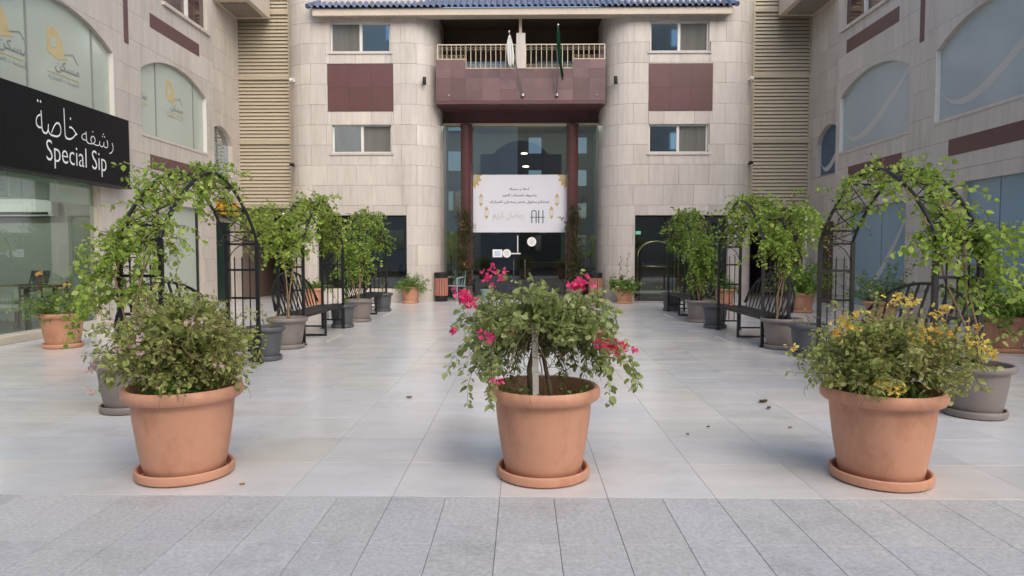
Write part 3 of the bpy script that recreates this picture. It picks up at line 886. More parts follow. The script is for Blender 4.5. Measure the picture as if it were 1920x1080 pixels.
def lantern(x, z):
    l = MB(); y0, y1 = yb-0.001, yb+0.0005
    f0 = lambda u, v: (x+u, y0, z+v); f1 = lambda u, v: (x+u, y1, z+v)
    l.prism([(-0.05, 0.10), (0.05, 0.10), (0.0, 0.20)], f0, f1)
    l.prism([(-0.06, 0.075), (0.06, 0.075), (0.06, 0.095), (-0.06, 0.095)], f0, f1)
    for u in (-0.052, -0.018, 0.018, 0.052):
        l.prism([(u-0.004, -0.09), (u+0.004, -0.09), (u+0.004, 0.073), (u-0.004, 0.073)], f0, f1)
    l.prism([(-0.06, -0.115), (0.06, -0.115), (0.06, -0.092), (-0.06, -0.092)], f0, f1)
    l.prism([(-0.045, -0.118), (0.045, -0.118), (0.0, -0.20)], f0, f1)
    l.build('lantern_print', 'print_gold', bn)
for x, z in ((-1.22, 2.90), (-1.06, 2.53), (1.0, 2.90), (0.84, 2.53)): lantern(x, z)
for sx, xc_ in ((1, -1.45), (-1, 1.28)):
    pts = [(0, 0)] + [((0.23+0.035*cos(a_*14))*cos(a_), -(0.36+0.045*cos(a_*14))*sin(a_)) for a_ in np.linspace(0, pi/2, 40)]
    MB().prism(pts, lambda u, v: (xc_+sx*u, yb-0.001, 3.63+v), lambda u, v: (xc_+sx*u, yb+0.0005, 3.63+v)).build('corner_ornament', 'print_gold', bn)
    pts = [(0, 0)] + [((0.13+0.02*cos(a_*12))*cos(a_), -(0.2+0.03*cos(a_*12))*sin(a_)) for a_ in np.linspace(0, pi/2, 40)]
    MB().prism(pts, lambda u, v: (xc_+sx*u, yb-0.003, 3.63+v), lambda u, v: (xc_+sx*u, yb-0.0015, 3.63+v)).build('corner_ornament', 'print_sand', bn)

# ------------------------------------------------------------------ side buildings
def side_building(side):
    s = -1 if side == 0 else 1
    XW = 7.75*s
    lab = 'beige stone shop building with pale green frosted arched windows and the black sign' if side == 0 else 'beige stone shop building with blue filmed arched windows and no sign'
    bd = thing('shop_building', lab, 'building', (XW+s*1.5, 12.0, 0))
    fm = lambda u, z, dd: (XW+s*dd, u, z)
    XR = XW+0.22*s
    fr = lambda u, z, dd: (XR+s*dd, u, z)
    dy = 0.0 if side == 0 else 0.12
    # openings: (y0, y1, sill, spring, rise)
    A1 = (10.0+dy, 13.0+dy, 3.80, 5.12, 0.45)
    B1 = (13.93+dy*0.5, 16.80+dy*1.6, 3.79, 5.12, 0.38)
    Z1 = (6.0, 9.1, 3.80, 5.12, 0.45)
    A0 = (9.2, 12.50, 0.10, 2.60, 0) if side == 0 else (9.2, 12.24, 0.13, 2.61, 0)
    B0 = (13.93+dy*0.5, 16.45, 0.12, 2.42, 0.0)
    Z0 = (5.2, 8.6, 0.10, 2.60, 0)
    U2 = (14.87-dy, 16.98, 6.75, 8.5, 0)
    U1 = (10.3, 12.4, 6.75, 8.5, 0)
    S3 = (17.35, 18.80, 3.40, 4.28, 0.42)
    wall = part('front_wall', bd)
    ops = [A1, B1, Z1, A0, B0, Z0, U1, U2]
    cs = [0.0]+[0.10+0.5475*k for k in range(1, 17)]
    cells(4.4, 17.20, cs, 1.28, ops, fm, 0.0, 0.03, 0.005, 0.5, True, lambda mb: mb.build('stone_panel', 'travertine_side', wall))
    core = []
    cells(4.41, 17.19, [-0.02]+cs[1:], 99, ops, fm, 0.028, 0.20, 0.0, 0.4, False, lambda mb: core.append(mb))
    # recessed end bay
    rec = part('recessed_wall', bd)
    D0 = (17.55, 18.75, 0.0, 2.20, 0)
    cells(17.20, 19.32, cs, 1.06, [S3, D0], fr, 0.0, 0.03, 0.005, 0.5, True, lambda mb: mb.build('stone_panel', 'travertine_side', rec))
    cells(17.19, 19.33, [-0.02]+cs[1:], 99, [S3, D0], fr, 0.028, 0.15, 0.0, 0.4, False, lambda mb: core.append(mb))
    cm = MB()
    for c_ in core:
        n = len(cm.v); cm.v += c_.v; cm.f += [tuple(i+n for i in f_) for f_ in c_.f]
    cm.build('wall_core', 'stone_joint', wall)
    for k in range(len(cs)-1):
        MB().box(min(XW+s*0.031, XR), max(XW+s*0.031, XR), 17.17, 17.199, cs[k]+0.003, cs[k+1]-0.003).build('stone_panel', 'travertine_side', rec)
    # maroon bands (stone slabs let in, 4 mm proud)
    bands = [(14.32+dy, 16.49+dy*2, 6.04+dy*0.6, 6.33+dy*0.8), (10.3+dy, 12.66, 3.10, 3.40), (14.2, 16.5, 3.10, 3.40)]
    if side == 0: bands.pop(1)
    for (a, b, z0, z1) in bands:
        bnd = part('maroon_band', bd)
        nn = 3
        for k in range(nn):
            mb = MB(); piece(mb, [a+(b-a)*k/nn+0.001, a+(b-a)*(k+1)/nn-0.001], [z0]*2, z1, fm, -0.006, 0.03); mb.build('stone_slab', 'maroon_stone', bnd)
    for yc in (13.45+dy*1.3, 9.55):
        mb = MB(); piece(mb, [yc-0.075, yc+0.075], [5.44]*2, 8.6, fm, -0.006, 0.03); mb.build('maroon_strip', 'maroon_stone', bd)
    # first-floor arched windows
    for wi, op in enumerate((A1, B1, Z1)):
        w = part('arched_window', bd)
        ring(op, fm, -0.002, 0.22, 0.01).build('reveal', 'travertine_side', w)
        mid = (op[0]+op[1])/2
        film = ['film_green', 'film_green', 'film_green'] if side == 0 else ['film_grey', 'film_grey', 'film_grey']
        if side == 1 and wi == 1: film = ['film_grey']*3
        pane(op, fm, 0.09, 0.005).build('pane', film[0], w)
        if side == 0:
            for yv in (mid-0.74, mid+0.92) if wi == 1 else (mid-0.68, mid+0.97):
                fmb = MB(); zt_ = arch_top(op, yv)
                piece(fmb, [yv-0.018, yv+0.018], [op[2]]*2, zt_, fm, 0.075, 0.088)
                fmb.build('mullion', 'print_grey', w)
            jm = MB(); piece(jm, [op[1]-0.012, op[1]-0.002], [op[2]]*2, op[3], fm, -0.004, 0.085); jm.build('jamb_trim', 'white_frame', w)
            if wi == 1:
                logo(w, XW+s*0.086, mid+0.04, 4.74, 0.82)
                put_text(arabic('سكن'), 0.18, 0.34, (XW+s*0.084, op[0]+0.19, 4.58), '+x', 'print_grey', w, bold=0.01)
                MB().box(XW+s*0.086, XW+s*0.0845, op[0]+0.02, op[0]+0.38, 4.42, 4.445).build('underline', 'print_yellow', w)
            else:
                for lc in (mid-1.02, mid+0.18): logo(w, XW+s*0.086, lc if lc > mid else op[0]+0.42, 4.66, 0.90)
        else:
            stripe_curve(w, XW+s*0.087, op, s)
            jm = MB(); piece(jm, [op[1]-0.012, op[1]-0.002], [op[2]]*2, op[3], fm, -0.004, 0.085); jm.build('jamb_trim', 'white_frame', w)
        sl_ = MB(); piece(sl_, [op[0]-0.02, op[1]+0.02], [op[2]-0.05]*2, op[2]+0.004, fm, -0.015, 0.15); sl_.build('sill', 'travertine_side', w)
    # small arched window in the recess
    w = part('arched_window', bd)
    ring(S3, fr, -0.002, 0.16, 0.01).build('reveal', 'travertine_side', w)
    pane(S3, fr, 0.12, 0.004).build('pane', 'window_dark' if side == 0 else 'film_deep_blue', w)
    if side == 0:
        bl = MB()
        for k in range(16):
            z = 3.45+k*0.052; bl.box(XR+s*0.112, XR+s*0.118, 17.4, 18.74, z, z+0.03)
        bl.build('blind', 'film_grey', w)
        fb = MB(); piece(fb, [18.05, 18.09], [3.4]*2, 4.67, fr, 0.09, 0.115); fb.build('mullion', 'steel', w)
    else:
        stripe_curve(w, XR+s*0.117, S3, s)
    # second-floor brown windows with white mullion
    for op in (U1, U2):
        w = part('window', bd)
        ring(op, fm, 0.0, 0.18, 0.01).build('reveal', 'travertine_side', w)
        pane(op, fm, 0.10, 0.004).build('pane', 'window_brown', w)
        mb = MB(); md = (op[0]+op[1])/2+0.1; piece(mb, [md-0.03, md+0.03], [op[2]]*2, op[3], fm, 0.03, 0.10); mb.build('mullion', 'white_frame', w)
        mb = MB(); piece(mb, [op[0]-0.04, op[1]+0.04], [op[2]-0.07]*2, op[2]+0.004, fm, -0.06, 0.09); mb.build('sill', 'travertine_side', w)
    # ground floor
    for wi, op in enumerate((A0, B0, Z0)):
        w = part('shop_window', bd)
        ring(op, fm, 0.0, 0.20, 0.01).build('reveal', 'travertine_side', w)
        if side == 0 and wi != 1:
            y_ = op[0]
            eds = [op[0], (op[0]+op[1])/2-0.2, op[1]]
            for a, b in zip(eds[:-1], eds[1:]):
                MB().box(min(XW+s*0.11, XW+s*0.12), max(XW+s*0.11, XW+s*0.12), a+0.006, b-0.006, op[2], op[3]).build('pane', 'glass_clear', w)
            eb = [op[0]+0.04, op[0]+1.25, op[0]+2.36, op[1]-0.04]
            for a, b in zip(eb[:-1], eb[1:]):
                MB().box(min(XW+s*0.17, XW+s*0.18), max(XW+s*0.17, XW+s*0.18), a+0.02, b-0.02, 2.22, 2.61).build('roller_blind', 'blind_green', w)
            MB().box(min(XW+s*0.05, XW+s*0.19), max(XW+s*0.05, XW+s*0.19), op[1]-0.05, op[1]-0.002, op[2], op[3]).build('jamb', 'fascia_cream', w)
        elif side == 0:
            pane(op, fm, 0.10, 0.004).build('pane', 'film_green', w)
            for yv in (op[0]+0.65, op[1]-0.12):
                mb = MB(); piece(mb, [yv-0.03, yv+0.03], [op[2]]*2, op[3], fm, 0.06, 0.098); mb.build('mullion', 'laptop_black', w)
            logo(w, XW+s*0.095, 15.2, 1.50, 0.72)
        else:
            pane(op, fm, 0.10, 0.004).build('pane', 'film_blue', w)
            mb = MB()
            for yv in np.arange(op[0]+1.1, op[1]-0.3, 1.1): piece(mb, [yv-0.004, yv+0.004], [op[2]]*2, op[3], fm, 0.094, 0.099)
            mb.build('pane_joint', 'film_deep_blue', w)
            stripe_curve(w, XW+s*0.093, op, s)
        mb = MB(); piece(mb, [op[0]-0.05, op[1]+0.05], [0.004]*2, op[2]+0.003, fm, -0.16, 0.15); mb.build('marble_step', 'inlay_beige' if side == 0 else 'marble', w)
    if side == 0:
        rm = part('cafe_room', bd)
        xb_ = -12.2
        MB().box(xb_-0.1, xb_, 4.6, 13.4, 0, 2.95).box(xb_, XW-0.21, 13.2, 13.3, 0, 2.95).box(xb_, XW-0.21, 4.6, 4.7, 0, 2.95).build('room_wall', 'room_wall', rm)
        MB().box(xb_, XW-0.21, 4.7, 13.2, 2.85, 2.95).build('ceiling', 'room_wall', rm)
        MB().box(xb_, XW-0.05, 4.7, 13.2, -0.02, 0.02).build('room_floor', 'room_floor', rm)
        MB().box(-10.9, -10.4, 13.14, 13.19, 2.0, 2.05).build('shelf', 'room_wall', rm)
        for yy in (6.5, 9.0, 11.6):
            MB().box(-10.6, -9.3, yy-0.12, yy+0.12, 2.82, 2.848).build('ceiling_lamp', 'lamp_cafe', rm)
    # door in the recess
    dr = part('side_door', bd)
    MB().box(min(XR+s*0.08, XR+s*0.12), max(XR+s*0.08, XR+s*0.12), D0[0], D0[1], 0.0, 2.2).build('door_leaf', 'door_green' if side == 0 else 'wood_dark', dr)
    MB().bar((XR+s*0.05, D0[0]+0.12, 0.95), (XR+s*0.05, D0[0]+0.12, 1.2), 0.02).build('handle', 'steel', dr)
    ring(D0, fr, -0.003, 0.12, 0.03).build('frame', 'travertine_side', dr)
    # projecting bay soffit at the top of the recess
    by = part('projecting_bay', bd)
    MB().bbox(min(XR+s*0.05, XR-s*0.95), max(XR+s*0.05, XR-s*0.95), 17.75, 19.22, 7.84, 8.9, 0.01).build('bay_body', 'fascia_cream', by)
    MB().box(min(XR-s*0.1, XR-s*0.8), max(XR-s*0.1, XR-s*0.8), 17.95, 19.0, 7.815, 7.838).build('soffit_panel', 'stone_joint', by)
    return bd

def logo(w, x, yc, zc, k):
    """house emblem and lettering printed on the film, read from the courtyard (+x)"""
    f0 = lambda u, v: (x, yc+u*k, zc+v*k); f1 = lambda u, v: (x-0.0015, yc+u*k, zc+v*k)
    MB().prism([(-0.42, 0.02), (-0.40, 0.42), (-0.36, 0.50), (-0.14, 0.50), (0.02, 0.28), (0.05, 0.08), (0.16, 0.0), (-0.16, -0.06)], f0, f1).build('emblem_house', 'print_yellow', w)
    MB().prism([(-0.32, 0.13), (-0.32, 0.31), (-0.17, 0.31), (-0.17, 0.13)], lambda u, v: (x+0.002, yc+u*k, zc+v*k), lambda u, v: (x+0.0007, yc+u*k, zc+v*k)).build('emblem_window', 'film_green', w)
    b = MB(); 
    for a_, b_ in (((0.05, 0.07), (0.30, 0.14)), ((0.30, 0.14), (0.46, -0.02))): b.bar((x+0.001, yc+a_[0]*k, zc+a_[1]*k), (x+0.001, yc+b_[0]*k, zc+b_[1]*k), 0.003, 0.016*k)
    b.build('emblem_roofline', 'print_grey', w)
    put_text(arabic('مسكن'), 0.24*k, 0.70*k, (x+0.002, yc+0.14*k, zc-0.18*k), '+x', 'print_grey', w, bold=0.01)
    MB().box(x-0.001, x+0.0015, yc-0.42*k, yc+0.48*k, zc-0.345*k, zc-0.325*k).build('underline', 'print_yellow', w)
    put_text(arabic('للخدمات العقارية'), 0.09*k, 0.86*k, (x+0.002, yc+0.03*k, zc-0.43*k), '+x', 'print_grey', w)

def stripe_curve(w, x, op, s):
    """pale swoosh printed across the blue film"""
    ua, ub, za, zs, rise = op[:5]
    n = 26; pts = []
    H_ = zs+rise*0.6-za
    for i in range(n):
        t = i/(n-1)
        pts.append((ub-(ub-ua)*(0.02+0.95*t), za+H_*(0.30*(1-t)**7+0.04+0.86*t**1.7)))
    mb = MB()
    for i, (u, z) in enumerate(pts):
        t = i/(n-1); wd = 0.012+0.062*sin(t*pi)+0.04*t
        zz = min(z+wd, arch_top(op, u)-0.03); z2 = min(z-wd, zz-0.004)
        mb.v += [(x, u, zz), (x, u, z2)]
    for i in range(n-1): mb.f.append((2*i, 2*i+2, 2*i+3, 2*i+1))
    mb.build('printed_swoosh', 'film_stripe', w)

side_building(0)
side_building(1)

# --- black shop sign
sg = thing('shop_sign', 'long black fascia sign lettered Special Sip with white Arabic script', 'sign', (-7.6, 9.5, 2.6))
MB().box(-7.745, -7.50, 5.6, 13.02, 2.60, 3.86).build('sign_box', 'sign_black', sg)
MB().box(-7.752, -7.49, 5.55, 13.05, 2.565, 2.598).build('bottom_trim', 'black_metal', sg)
put_text('Special Sip', 0.44, 1.55, (-7.496, 11.50, 2.92), '+x', 'sign_white', sg, bold=-0.008, sp=1.0)
put_text(arabic('رشفه'), 0.34, 0.90, (-7.496, 12.05, 3.31), '+x', 'sign_white', sg, bold=-0.02)
put_text(arabic('خاصة'), 0.52, 0.98, (-7.496, 11.0, 3.46), '+x', 'sign_white', sg, bold=-0.02)

# orange sign over the dark door
os_ = thing('door_sign', 'small orange sign box above the dark green side door', 'sign', (-7.9, 18.1, 2.4))
MB().bbox(-7.965, -7.84, 17.5, 18.8, 2.36, 2.72, 0.006).build('sign_box', 'sign_orange', os_)
MB().box(-7.966, -7.83, 17.48, 18.82, 2.30, 2.355).build('bottom_trim', 'black_metal', os_)

# --- buildings across the street, seen only as reflections in the glass
def street_building(x0, x1, y, h, m, lab):
    b = thing('street_building', lab, 'building', ((x0+x1)/2, y, 0))
    MB().box(x0, x1, y-9, y, -0.1, h).build('wall', m, b)
    for z in np.arange(1.6, h-2, 3.3):
        for x in np.arange(x0+2.0, x1-2.4, 4.6):
            MB().box(x, x+1.3, y, y+0.05, z, z+1.6).build('window', 'window_dark', b)
street_building(-22, -0.5, -17, 23, 'opposite_white', 'plain white apartment block across the street, mirrored in the glazing')
street_building(-6, 24, -30, 24, 'opposite_beige', 'tall beige apartment block across the street, mirrored in the glazing')

# ------------------------------------------------------------------ cafe furniture behind the glass
t = thing('cafe_table', 'dark wooden cafe table behind the cafe window', 'table', (-8.70, 11.70, 0.02))
MB().bbox(-9.15, -8.25, 11.25, 12.15, 0.74, 0.78, 0.006).build('tabletop', 'wood_dark', t)
for x in (-9.05, -8.35):
    for y in (11.35, 12.05):
        MB().bar((x, y, 0.022), (x, y, 0.742), 0.06).build('leg', 'wood_dark', t)
t = thing('laptop', 'open black laptop on the cafe table', 'laptop', (-8.62, 11.85, 0.78))
MB().bbox(-8.79, -8.45, 11.75, 12.0, 0.781, 0.80, 0.003).build('keyboard_base', 'laptop_black', t)
MB().bar((-8.62, 12.01, 0.80), (-8.62, 12.09, 1.03), 0.34, 0.012, (0, 1, 0)).build('screen', 'laptop_black', t)
def cafe_chair(x, y, rz, lab):
    t = thing('cafe_chair', lab, 'chair', (x, y, 0.021), rz, 'wooden chairs in the cafe')
    MB().bbox(-0.24, 0.24, -0.24, 0.24, 0.40, 0.48, 0.02).build('seat', 'cushion', t, world=False)
    MB().bar((-0.22, 0.24, 0.68), (0.22, 0.24, 0.68), 0.03, 0.22, (0, 0, 1)).build('backrest', 'cushion', t, world=False)
    for sx in (-1, 1):
        MB().tube([(sx*0.22, -0.22, 0.42), (sx*0.25, -0.26, 0.0)], 0.022, 0.016, 8).build('leg', 'wood_dark', t, world=False)
        MB().tube([(sx*0.22, 0.24, 0.78), (sx*0.22, 0.23, 0.42), (sx*0.25, 0.30, 0.0)], 0.02, 0.016, 8).build('leg', 'wood_dark', t, world=False)
        MB().bar((sx*0.24, -0.24, 0.62), (sx*0.24, 0.25, 0.64), 0.04, 0.03).build('armrest', 'wood_dark', t, world=False)
cafe_chair(-8.30, 10.85, 0.4+pi, 'cushioned wooden armchair at the cafe table, close to the glass')
cafe_chair(-8.85, 12.55, 0.1, 'cushioned wooden armchair on the far side of the cafe table')
t = thing('air_conditioner', 'white split air conditioner high on the cafe back wall', 'air conditioner', (-9.6, 13.1, 2.05))
MB().bbox(-10.2, -9.0, 12.97, 13.19, 2.06, 2.38, 0.02).build('housing', 'white_plastic', t)
MB().box(-10.12, -9.08, 12.955, 12.97, 2.08, 2.13).build('vent_slot', 'laptop_black', t)

# ------------------------------------------------------------------ pots
def pot_profile(R_, h, bot=0.655, lip=0.145):
    """outer and inner profile of a moulded planter with a rolled rim"""
    lz = h*(1-lip)
    rb, rt = R_*bot, R_*0.845
    pr = [(rb*0.96, 0.0), (rb, 0.008)]
    for t_ in (0.15, 0.35, 0.55, 0.75, 0.9, 1.0):
        pr.append((rb+(rt-rb)*(1-(1-t_)**1.45), t_*lz))
    pr += [(R_*0.955, lz+0.004), (R_*0.99, lz+h*lip*0.25), (R_, lz+h*lip*0.55), (R_*0.985, lz+h*lip*0.85), (R_*0.95, h), (R_*0.90, h-0.004), (R_*0.875, h-0.02), (R_*0.83, h*0.74)]
    return pr
POTS = {}
def pot_meshes(key, R_, h, m, mr, sr=None):
    sr = sr or R_*0.815
    z0 = 0.014
    body = MB().lathe([(r_, z+z0) for r_, z in pot_profile(R_, h)], 56).mesh('pot', m, 'auto')
    sa = MB().lathe([(sr*0.93, 0.0), (sr, 0.012), (sr*1.015, 0.034), (sr*1.0, 0.056), (sr*0.97, 0.063), (sr*0.935, 0.058), (sr*0.915, 0.040), (sr*0.90, 0.012), (0.02, 0.011)], 56).mesh('saucer', mr, 'auto')
    so = MB(); so.lathe([(0.0, 0.012), (R_*0.3, 0.018), (R_*0.6, 0.01), (R_*0.835, 0.0)], 24, (0, 0, h*0.76+z0), False, False); so = so.mesh('soil', 'soil', True)
    POTS[key] = (body, sa, so, h*0.76+z0, R_)
pot_meshes('big', 0.342, 0.535, 'terracotta', 'terracotta')
pot_meshes('mid', 0.31, 0.48, 'terracotta', 'terracotta')
pot_meshes('small', 0.275, 0.43, 'terracotta', 'terracotta')
pot_meshes('taupe', 0.285, 0.42, 'taupe_plastic', 'taupe_plastic')
pot_meshes('slate', 0.245, 0.41, 'slate_plastic', 'slate_plastic', 0.20)
def pot(key, parent):
    b, s_, so, hz, R_ = POTS[key]
    link('pot', b, parent, False); link('saucer', s_, parent, False); link('soil', so, parent, False)
    return hz, R_

# ------------------------------------------------------------------ foliage
def unit(v):
    return v/np.maximum(1e-9, np.linalg.norm(v, axis=-1, keepdims=True))

def leaves(name, P, D, S, m, parent, width=0.62, up=0.6, tone=None, world=False, fold=0.10):
    """one mesh of many small folded leaf blades; P base points, D axis directions, S lengths"""
    P = np.asarray(P, float); D = unit(np.asarray(D, float)); S = np.asarray(S, float)[:, None]; N = len(P)
    if N == 0: return None
    nrm = NP.normal(size=(N, 3))*0.75 + np.array([0, 0, up]); nrm -= D*(nrm*D).sum(1, keepdims=True); nrm = unit(nrm)
    sd = np.cross(D, nrm)
    w = width*(0.8+0.4*NP.random((N, 1)))
    tmpl = [(0, 0, 0), (0.30, 0.46, fold), (0.72, 0.36, fold*0.6), (1, 0, -0.10), (0.72, -0.36, fold*0.6), (0.30, -0.46, fold)]
    V = np.stack([P + S*(D*a + sd*(b*w) + nrm*c) for a, b, c in tmpl], 1).reshape(-1, 3)
    me = bpy.data.meshes.new(name)
    me.vertices.add(N*6); me.vertices.foreach_set('co', V.ravel())
    base = (np.arange(N)*6)[:, None]
    L = (base + np.array([0, 3, 2, 1, 0, 5, 4, 3])).ravel()
    me.loops.add(N*8); me.loops.foreach_set('vertex_index', L)
    me.polygons.add(N*2); me.polygons.foreach_set('loop_start', np.arange(N*2)*4); me.polygons.foreach_set('loop_total', np.full(N*2, 4))
    me.update(); me.validate()
    at = me.attributes.new('tone', 'FLOAT', 'FACE')
    tn = NP.normal(0.5, 0.19, N)
    if tone is not None: tn = tn+tone
    elif LEAFTONE[0] is not None and len(LEAFTONE[0]) == N: tn = tn+LEAFTONE[0]
    tn = np.clip(tn, 0, 1)
    at.data.foreach_set('value', np.repeat(tn, 2))
    me.materials.append(M[m])
    o = link(name, me, parent, world)
    o['kind'] = 'stuff'
    return o

def shoot(p, d_, L, droop, n=8, wig=0.18):
    """a wandering shoot that bends down under its weight"""
    p = np.array(p, float); d_ = unit(np.array(d_, float)); out = [p.copy()]
    st = L/n
    for i in range(n):
        d_ = unit(d_ + NP.normal(size=3)*wig + np.array([0, 0, -droop*(i+1)/n]))
        p = p + d_*st; out.append(p.copy())
    return np.array(out)

def along(line, step, jitter=0.5, start=0.1):
    seg = np.linalg.norm(np.diff(line, axis=0), axis=1); cum = np.concatenate([[0], np.cumsum(seg)]); L = cum[-1]
    s = np.arange(L*start, L, step); s = s + NP.uniform(-jitter, jitter, len(s))*step; s = np.clip(s, 0, L)
    P = np.stack([np.interp(s, cum, line[:, k]) for k in range(3)], 1)
    T = np.stack([np.interp(np.clip(s+0.02, 0, L), cum, line[:, k]) for k in range(3)], 1)-P
    return P, unit(T+1e-6)

LEAFTONE = [None]
def leafy(lines, step, size, spread=0.9, start=0.1, sag=0.25):
    PP, DD, SS, TT = [], [], [], []
    for l in lines:
        P, T = along(l, step, 0.5, start)
        n = len(P)
        if not n: continue
        r = NP.normal(size=(n, 3)); r -= T*(r*T).sum(1, keepdims=True); r = unit(r)
        D = unit(T*0.45 + r*spread + np.array([0, 0, -sag]))
        PP.append(P + r*0.006); DD.append(D); SS.append(size*(0.40+0.85*NP.random(n))); TT.append(np.full(n, NP.normal(0, 0.16)))
    LEAFTONE[0] = np.concatenate(TT)
    return np.concatenate(PP), np.concatenate(DD), np.concatenate(SS)

def twigs(name, lines, r0, r1, m, parent, k=4, world=False):
    mb = MB()
    for l in lines: mb.tube(l, r0, r1, k, cap=False)
    me = bpy.data.meshes.new(name); me.from_pydata(mb.v, [], mb.f); me.materials.append(M[m]); me.shade_smooth()
    o = link(name, me, parent, world)
    o['kind'] = 'stuff'
    return o

def blossoms(name, centres, m, parent, n=24, rad=0.05, size=0.03):
    P, D, S = [], [], []
    for c in centres:
        c, nn, rr = (c[:3], c[3] if len(c) > 3 else n, c[4] if len(c) > 4 else rad)
        for _ in range(int(nn)):
            q = np.array(c)+NP.normal(size=3)*rr*np.array([1, 0.8, 0.75])
            ax = unit(NP.normal(size=3)+np.array([0, -0.5, 0.3]))
            e1 = unit(np.cross(ax, NP.normal(size=3))); e2 = np.cross(ax, e1)
            for k in range(3):
                a = 2*pi*k/3
                P.append(q); D.append(e1*cos(a)+e2*sin(a)+ax*0.55); S.append(size*(0.75+0.5*NP.random()))
    return leaves(name, P, D, S, m, parent, 0.85, 0.2)

# ------------------------------------------------------------------ three big front planters
def crown_shoots(base, n, reach, height, squash=(1, 1), droop=(0.2, 0.55), up=(0.3, 1.2), seg=9, zmin=0.50):
    out = []
    for i in range(n):
        a = NP.uniform(0, 2*pi)
        e = NP.uniform(*up)
        d_ = (cos(a)*squash[0], sin(a)*squash[1], e)
        L = reach*NP.uniform(0.55, 1.15)
        l = shoot(np.array(base)+NP.normal(size=3)*0.03, d_, L, NP.uniform(*droop), seg, 0.2)
        l[:, 2] = np.maximum(l[:, 2], zmin+0.02*NP.random())
        out.append(l)
    return out

# centre: pink bougainvillea on a stake
t = thing('potted_shrub', 'pink flowering bougainvillea tied to a white stake in a big terracotta pot', 'potted plant', (0.125, 4.09, 0), group='big terracotta planters along the front')
hz, R_ = pot('big', t)
MB().bar((-0.045, -0.12, hz-0.02), (-0.055, -0.13, 0.93), 0.035, 0.022, (0, 1, 0)).build('stake', 'stake_white', t, world=False)
MB().tube([(-0.07, -0.02, hz-0.02), (-0.085, -0.01, 0.65), (-0.05, 0.0, 0.80), (-0.02, 0, 0.93)], 0.019, 0.012, 8).build('trunk', 'bark', t, True, False)
MB().tube([(0.06, -0.05, hz-0.02), (0.035, -0.02, 0.55), (-0.0, 0.0, 0.72), (0.03, 0.02, 0.92)], 0.016, 0.010, 8).build('trunk', 'bark', t, True, False)
L1 = crown_shoots((-0.02, 0, 0.84), 74, 0.56, 0.4, (1.2, 0.85), (0.25, 0.62), (0.1, 0.9), zmin=0.62)
L1 += crown_shoots((-0.0, 0, 0.92), 44, 0.40, 0.4, (1.2, 0.9), (0.2, 0.5), (0.1, 0.9))
L2 = []
for l in L1:
    for _ in range(4):
        k = NP.integers(3, len(l)); dd = unit(l[k]-l[k-1]+NP.normal(size=3)*0.6)
        L2.append(shoot(l[k], dd, NP.uniform(0.08, 0.20), NP.uniform(0.2, 0.8), 5, 0.25))
for _ in range(150):
    v = unit(NP.normal(size=3))*NP.random()**0.4
    L2.append(shoot((0.01+v[0]*0.44, v[1]*0.32, 0.955+v[2]*0.17), NP.normal(size=3)*np.array([1, 1, 0.6])+v*0.8, NP.uniform(0.08, 0.2), NP.uniform(0.2, 0.6), 5, 0.25))
# drooping side shoots
for (x, y, z, dx, dy, L, dr) in ((-0.25, -0.1, 0.86, -1, -0.15, 0.48, 0.42), (-0.3, -0.1, 0.78, -0.8, -0.3, 0.40, 0.9), (0.3, -0.1, 0.80, 0.8, -0.2, 0.42, 1.0), (0.34, 0.0, 0.84, 0.9, 0.0, 0.42, 0.9),
                                (-0.2, -0.2, 0.75, -0.4, -0.5, 0.36, 1.1), (0.25, -0.2, 0.75, 0.5, -0.4, 0.38, 1.1), (0.36, -0.05, 0.72, 0.5, 0, 0.30, 1.2), (-0.36, -0.05, 0.80, -0.5, 0, 0.26, 0.8)):
    L2.append(shoot((x, y, z), (dx, dy, 0.1), L, dr, 8, 0.15))
fl_sh = [shoot((-0.10, -0.05, 1.12), (-0.75, 0, 0.75), 0.22, 0.0, 5, 0.05), shoot((0.20, -0.05, 1.10), (0.3, 0, 1.0), 0.14, 0.0, 5, 0.05), shoot((-0.35, -0.05, 1.02), (-0.6, 0, 0.7), 0.16, 0.0, 5, 0.05)]
for l in L1+L2: l[:, 2] = np.where(l[:, 2] > 1.08, 1.08+(l[:, 2]-1.08)*0.4, l[:, 2])
twigs('branches', L1, 0.006, 0.002, 'bark', t, 5); twigs('twigs', L2+fl_sh, 0.0022, 0.001, 'green_stem', t, 3)
P, D, S = leafy(L1+L2+fl_sh, 0.016, 0.045, 0.9, 0.15)
keep = ~((P[:, 2] < 0.60) & (np.hypot(P[:, 0], P[:, 1]) > 0.24) & (np.hypot(P[:, 0], P[:, 1]) < 0.43)) & ~((np.abs(P[:, 0]+0.0) < 0.24) & (P[:, 2] < 0.84) & (P[:, 1] < 0.10)) & ~((np.abs(P[:, 0]+0.05) < 0.10) & (P[:, 1] < -0.1) & (P[:, 2] < 0.92))
leaves('foliage', P[keep], D[keep], S[keep], 'leaf_bougainvillea', t, 0.68, 0.7, LEAFTONE[0][keep])
lw_ = [shoot((sx_*0.2+NP.normal()*0.04, -0.04+NP.normal()*0.06, hz), (sx_*0.25+NP.normal()*0.4, NP.normal()*0.5, 1), NP.uniform(0.12, 0.24), 0.3, 5) for sx_ in (-1, 1) for _ in range(22)]
lw_ += [shoot((NP.uniform(-0.18, 0.2), NP.uniform(-0.16, 0.1), hz), (NP.normal()*0.5, NP.normal()*0.5, 1), NP.uniform(0.06, 0.16), 0.2, 4) for _ in range(26)]
P, D, S = leafy(lw_, 0.014, 0.03, 1.0, 0.0); q_ = np.hypot(P[:, 0], P[:, 1]) < 0.27; leaves('low_leaves', P[q_], D[q_], S[q_], 'leaf_pot', t, 0.7)
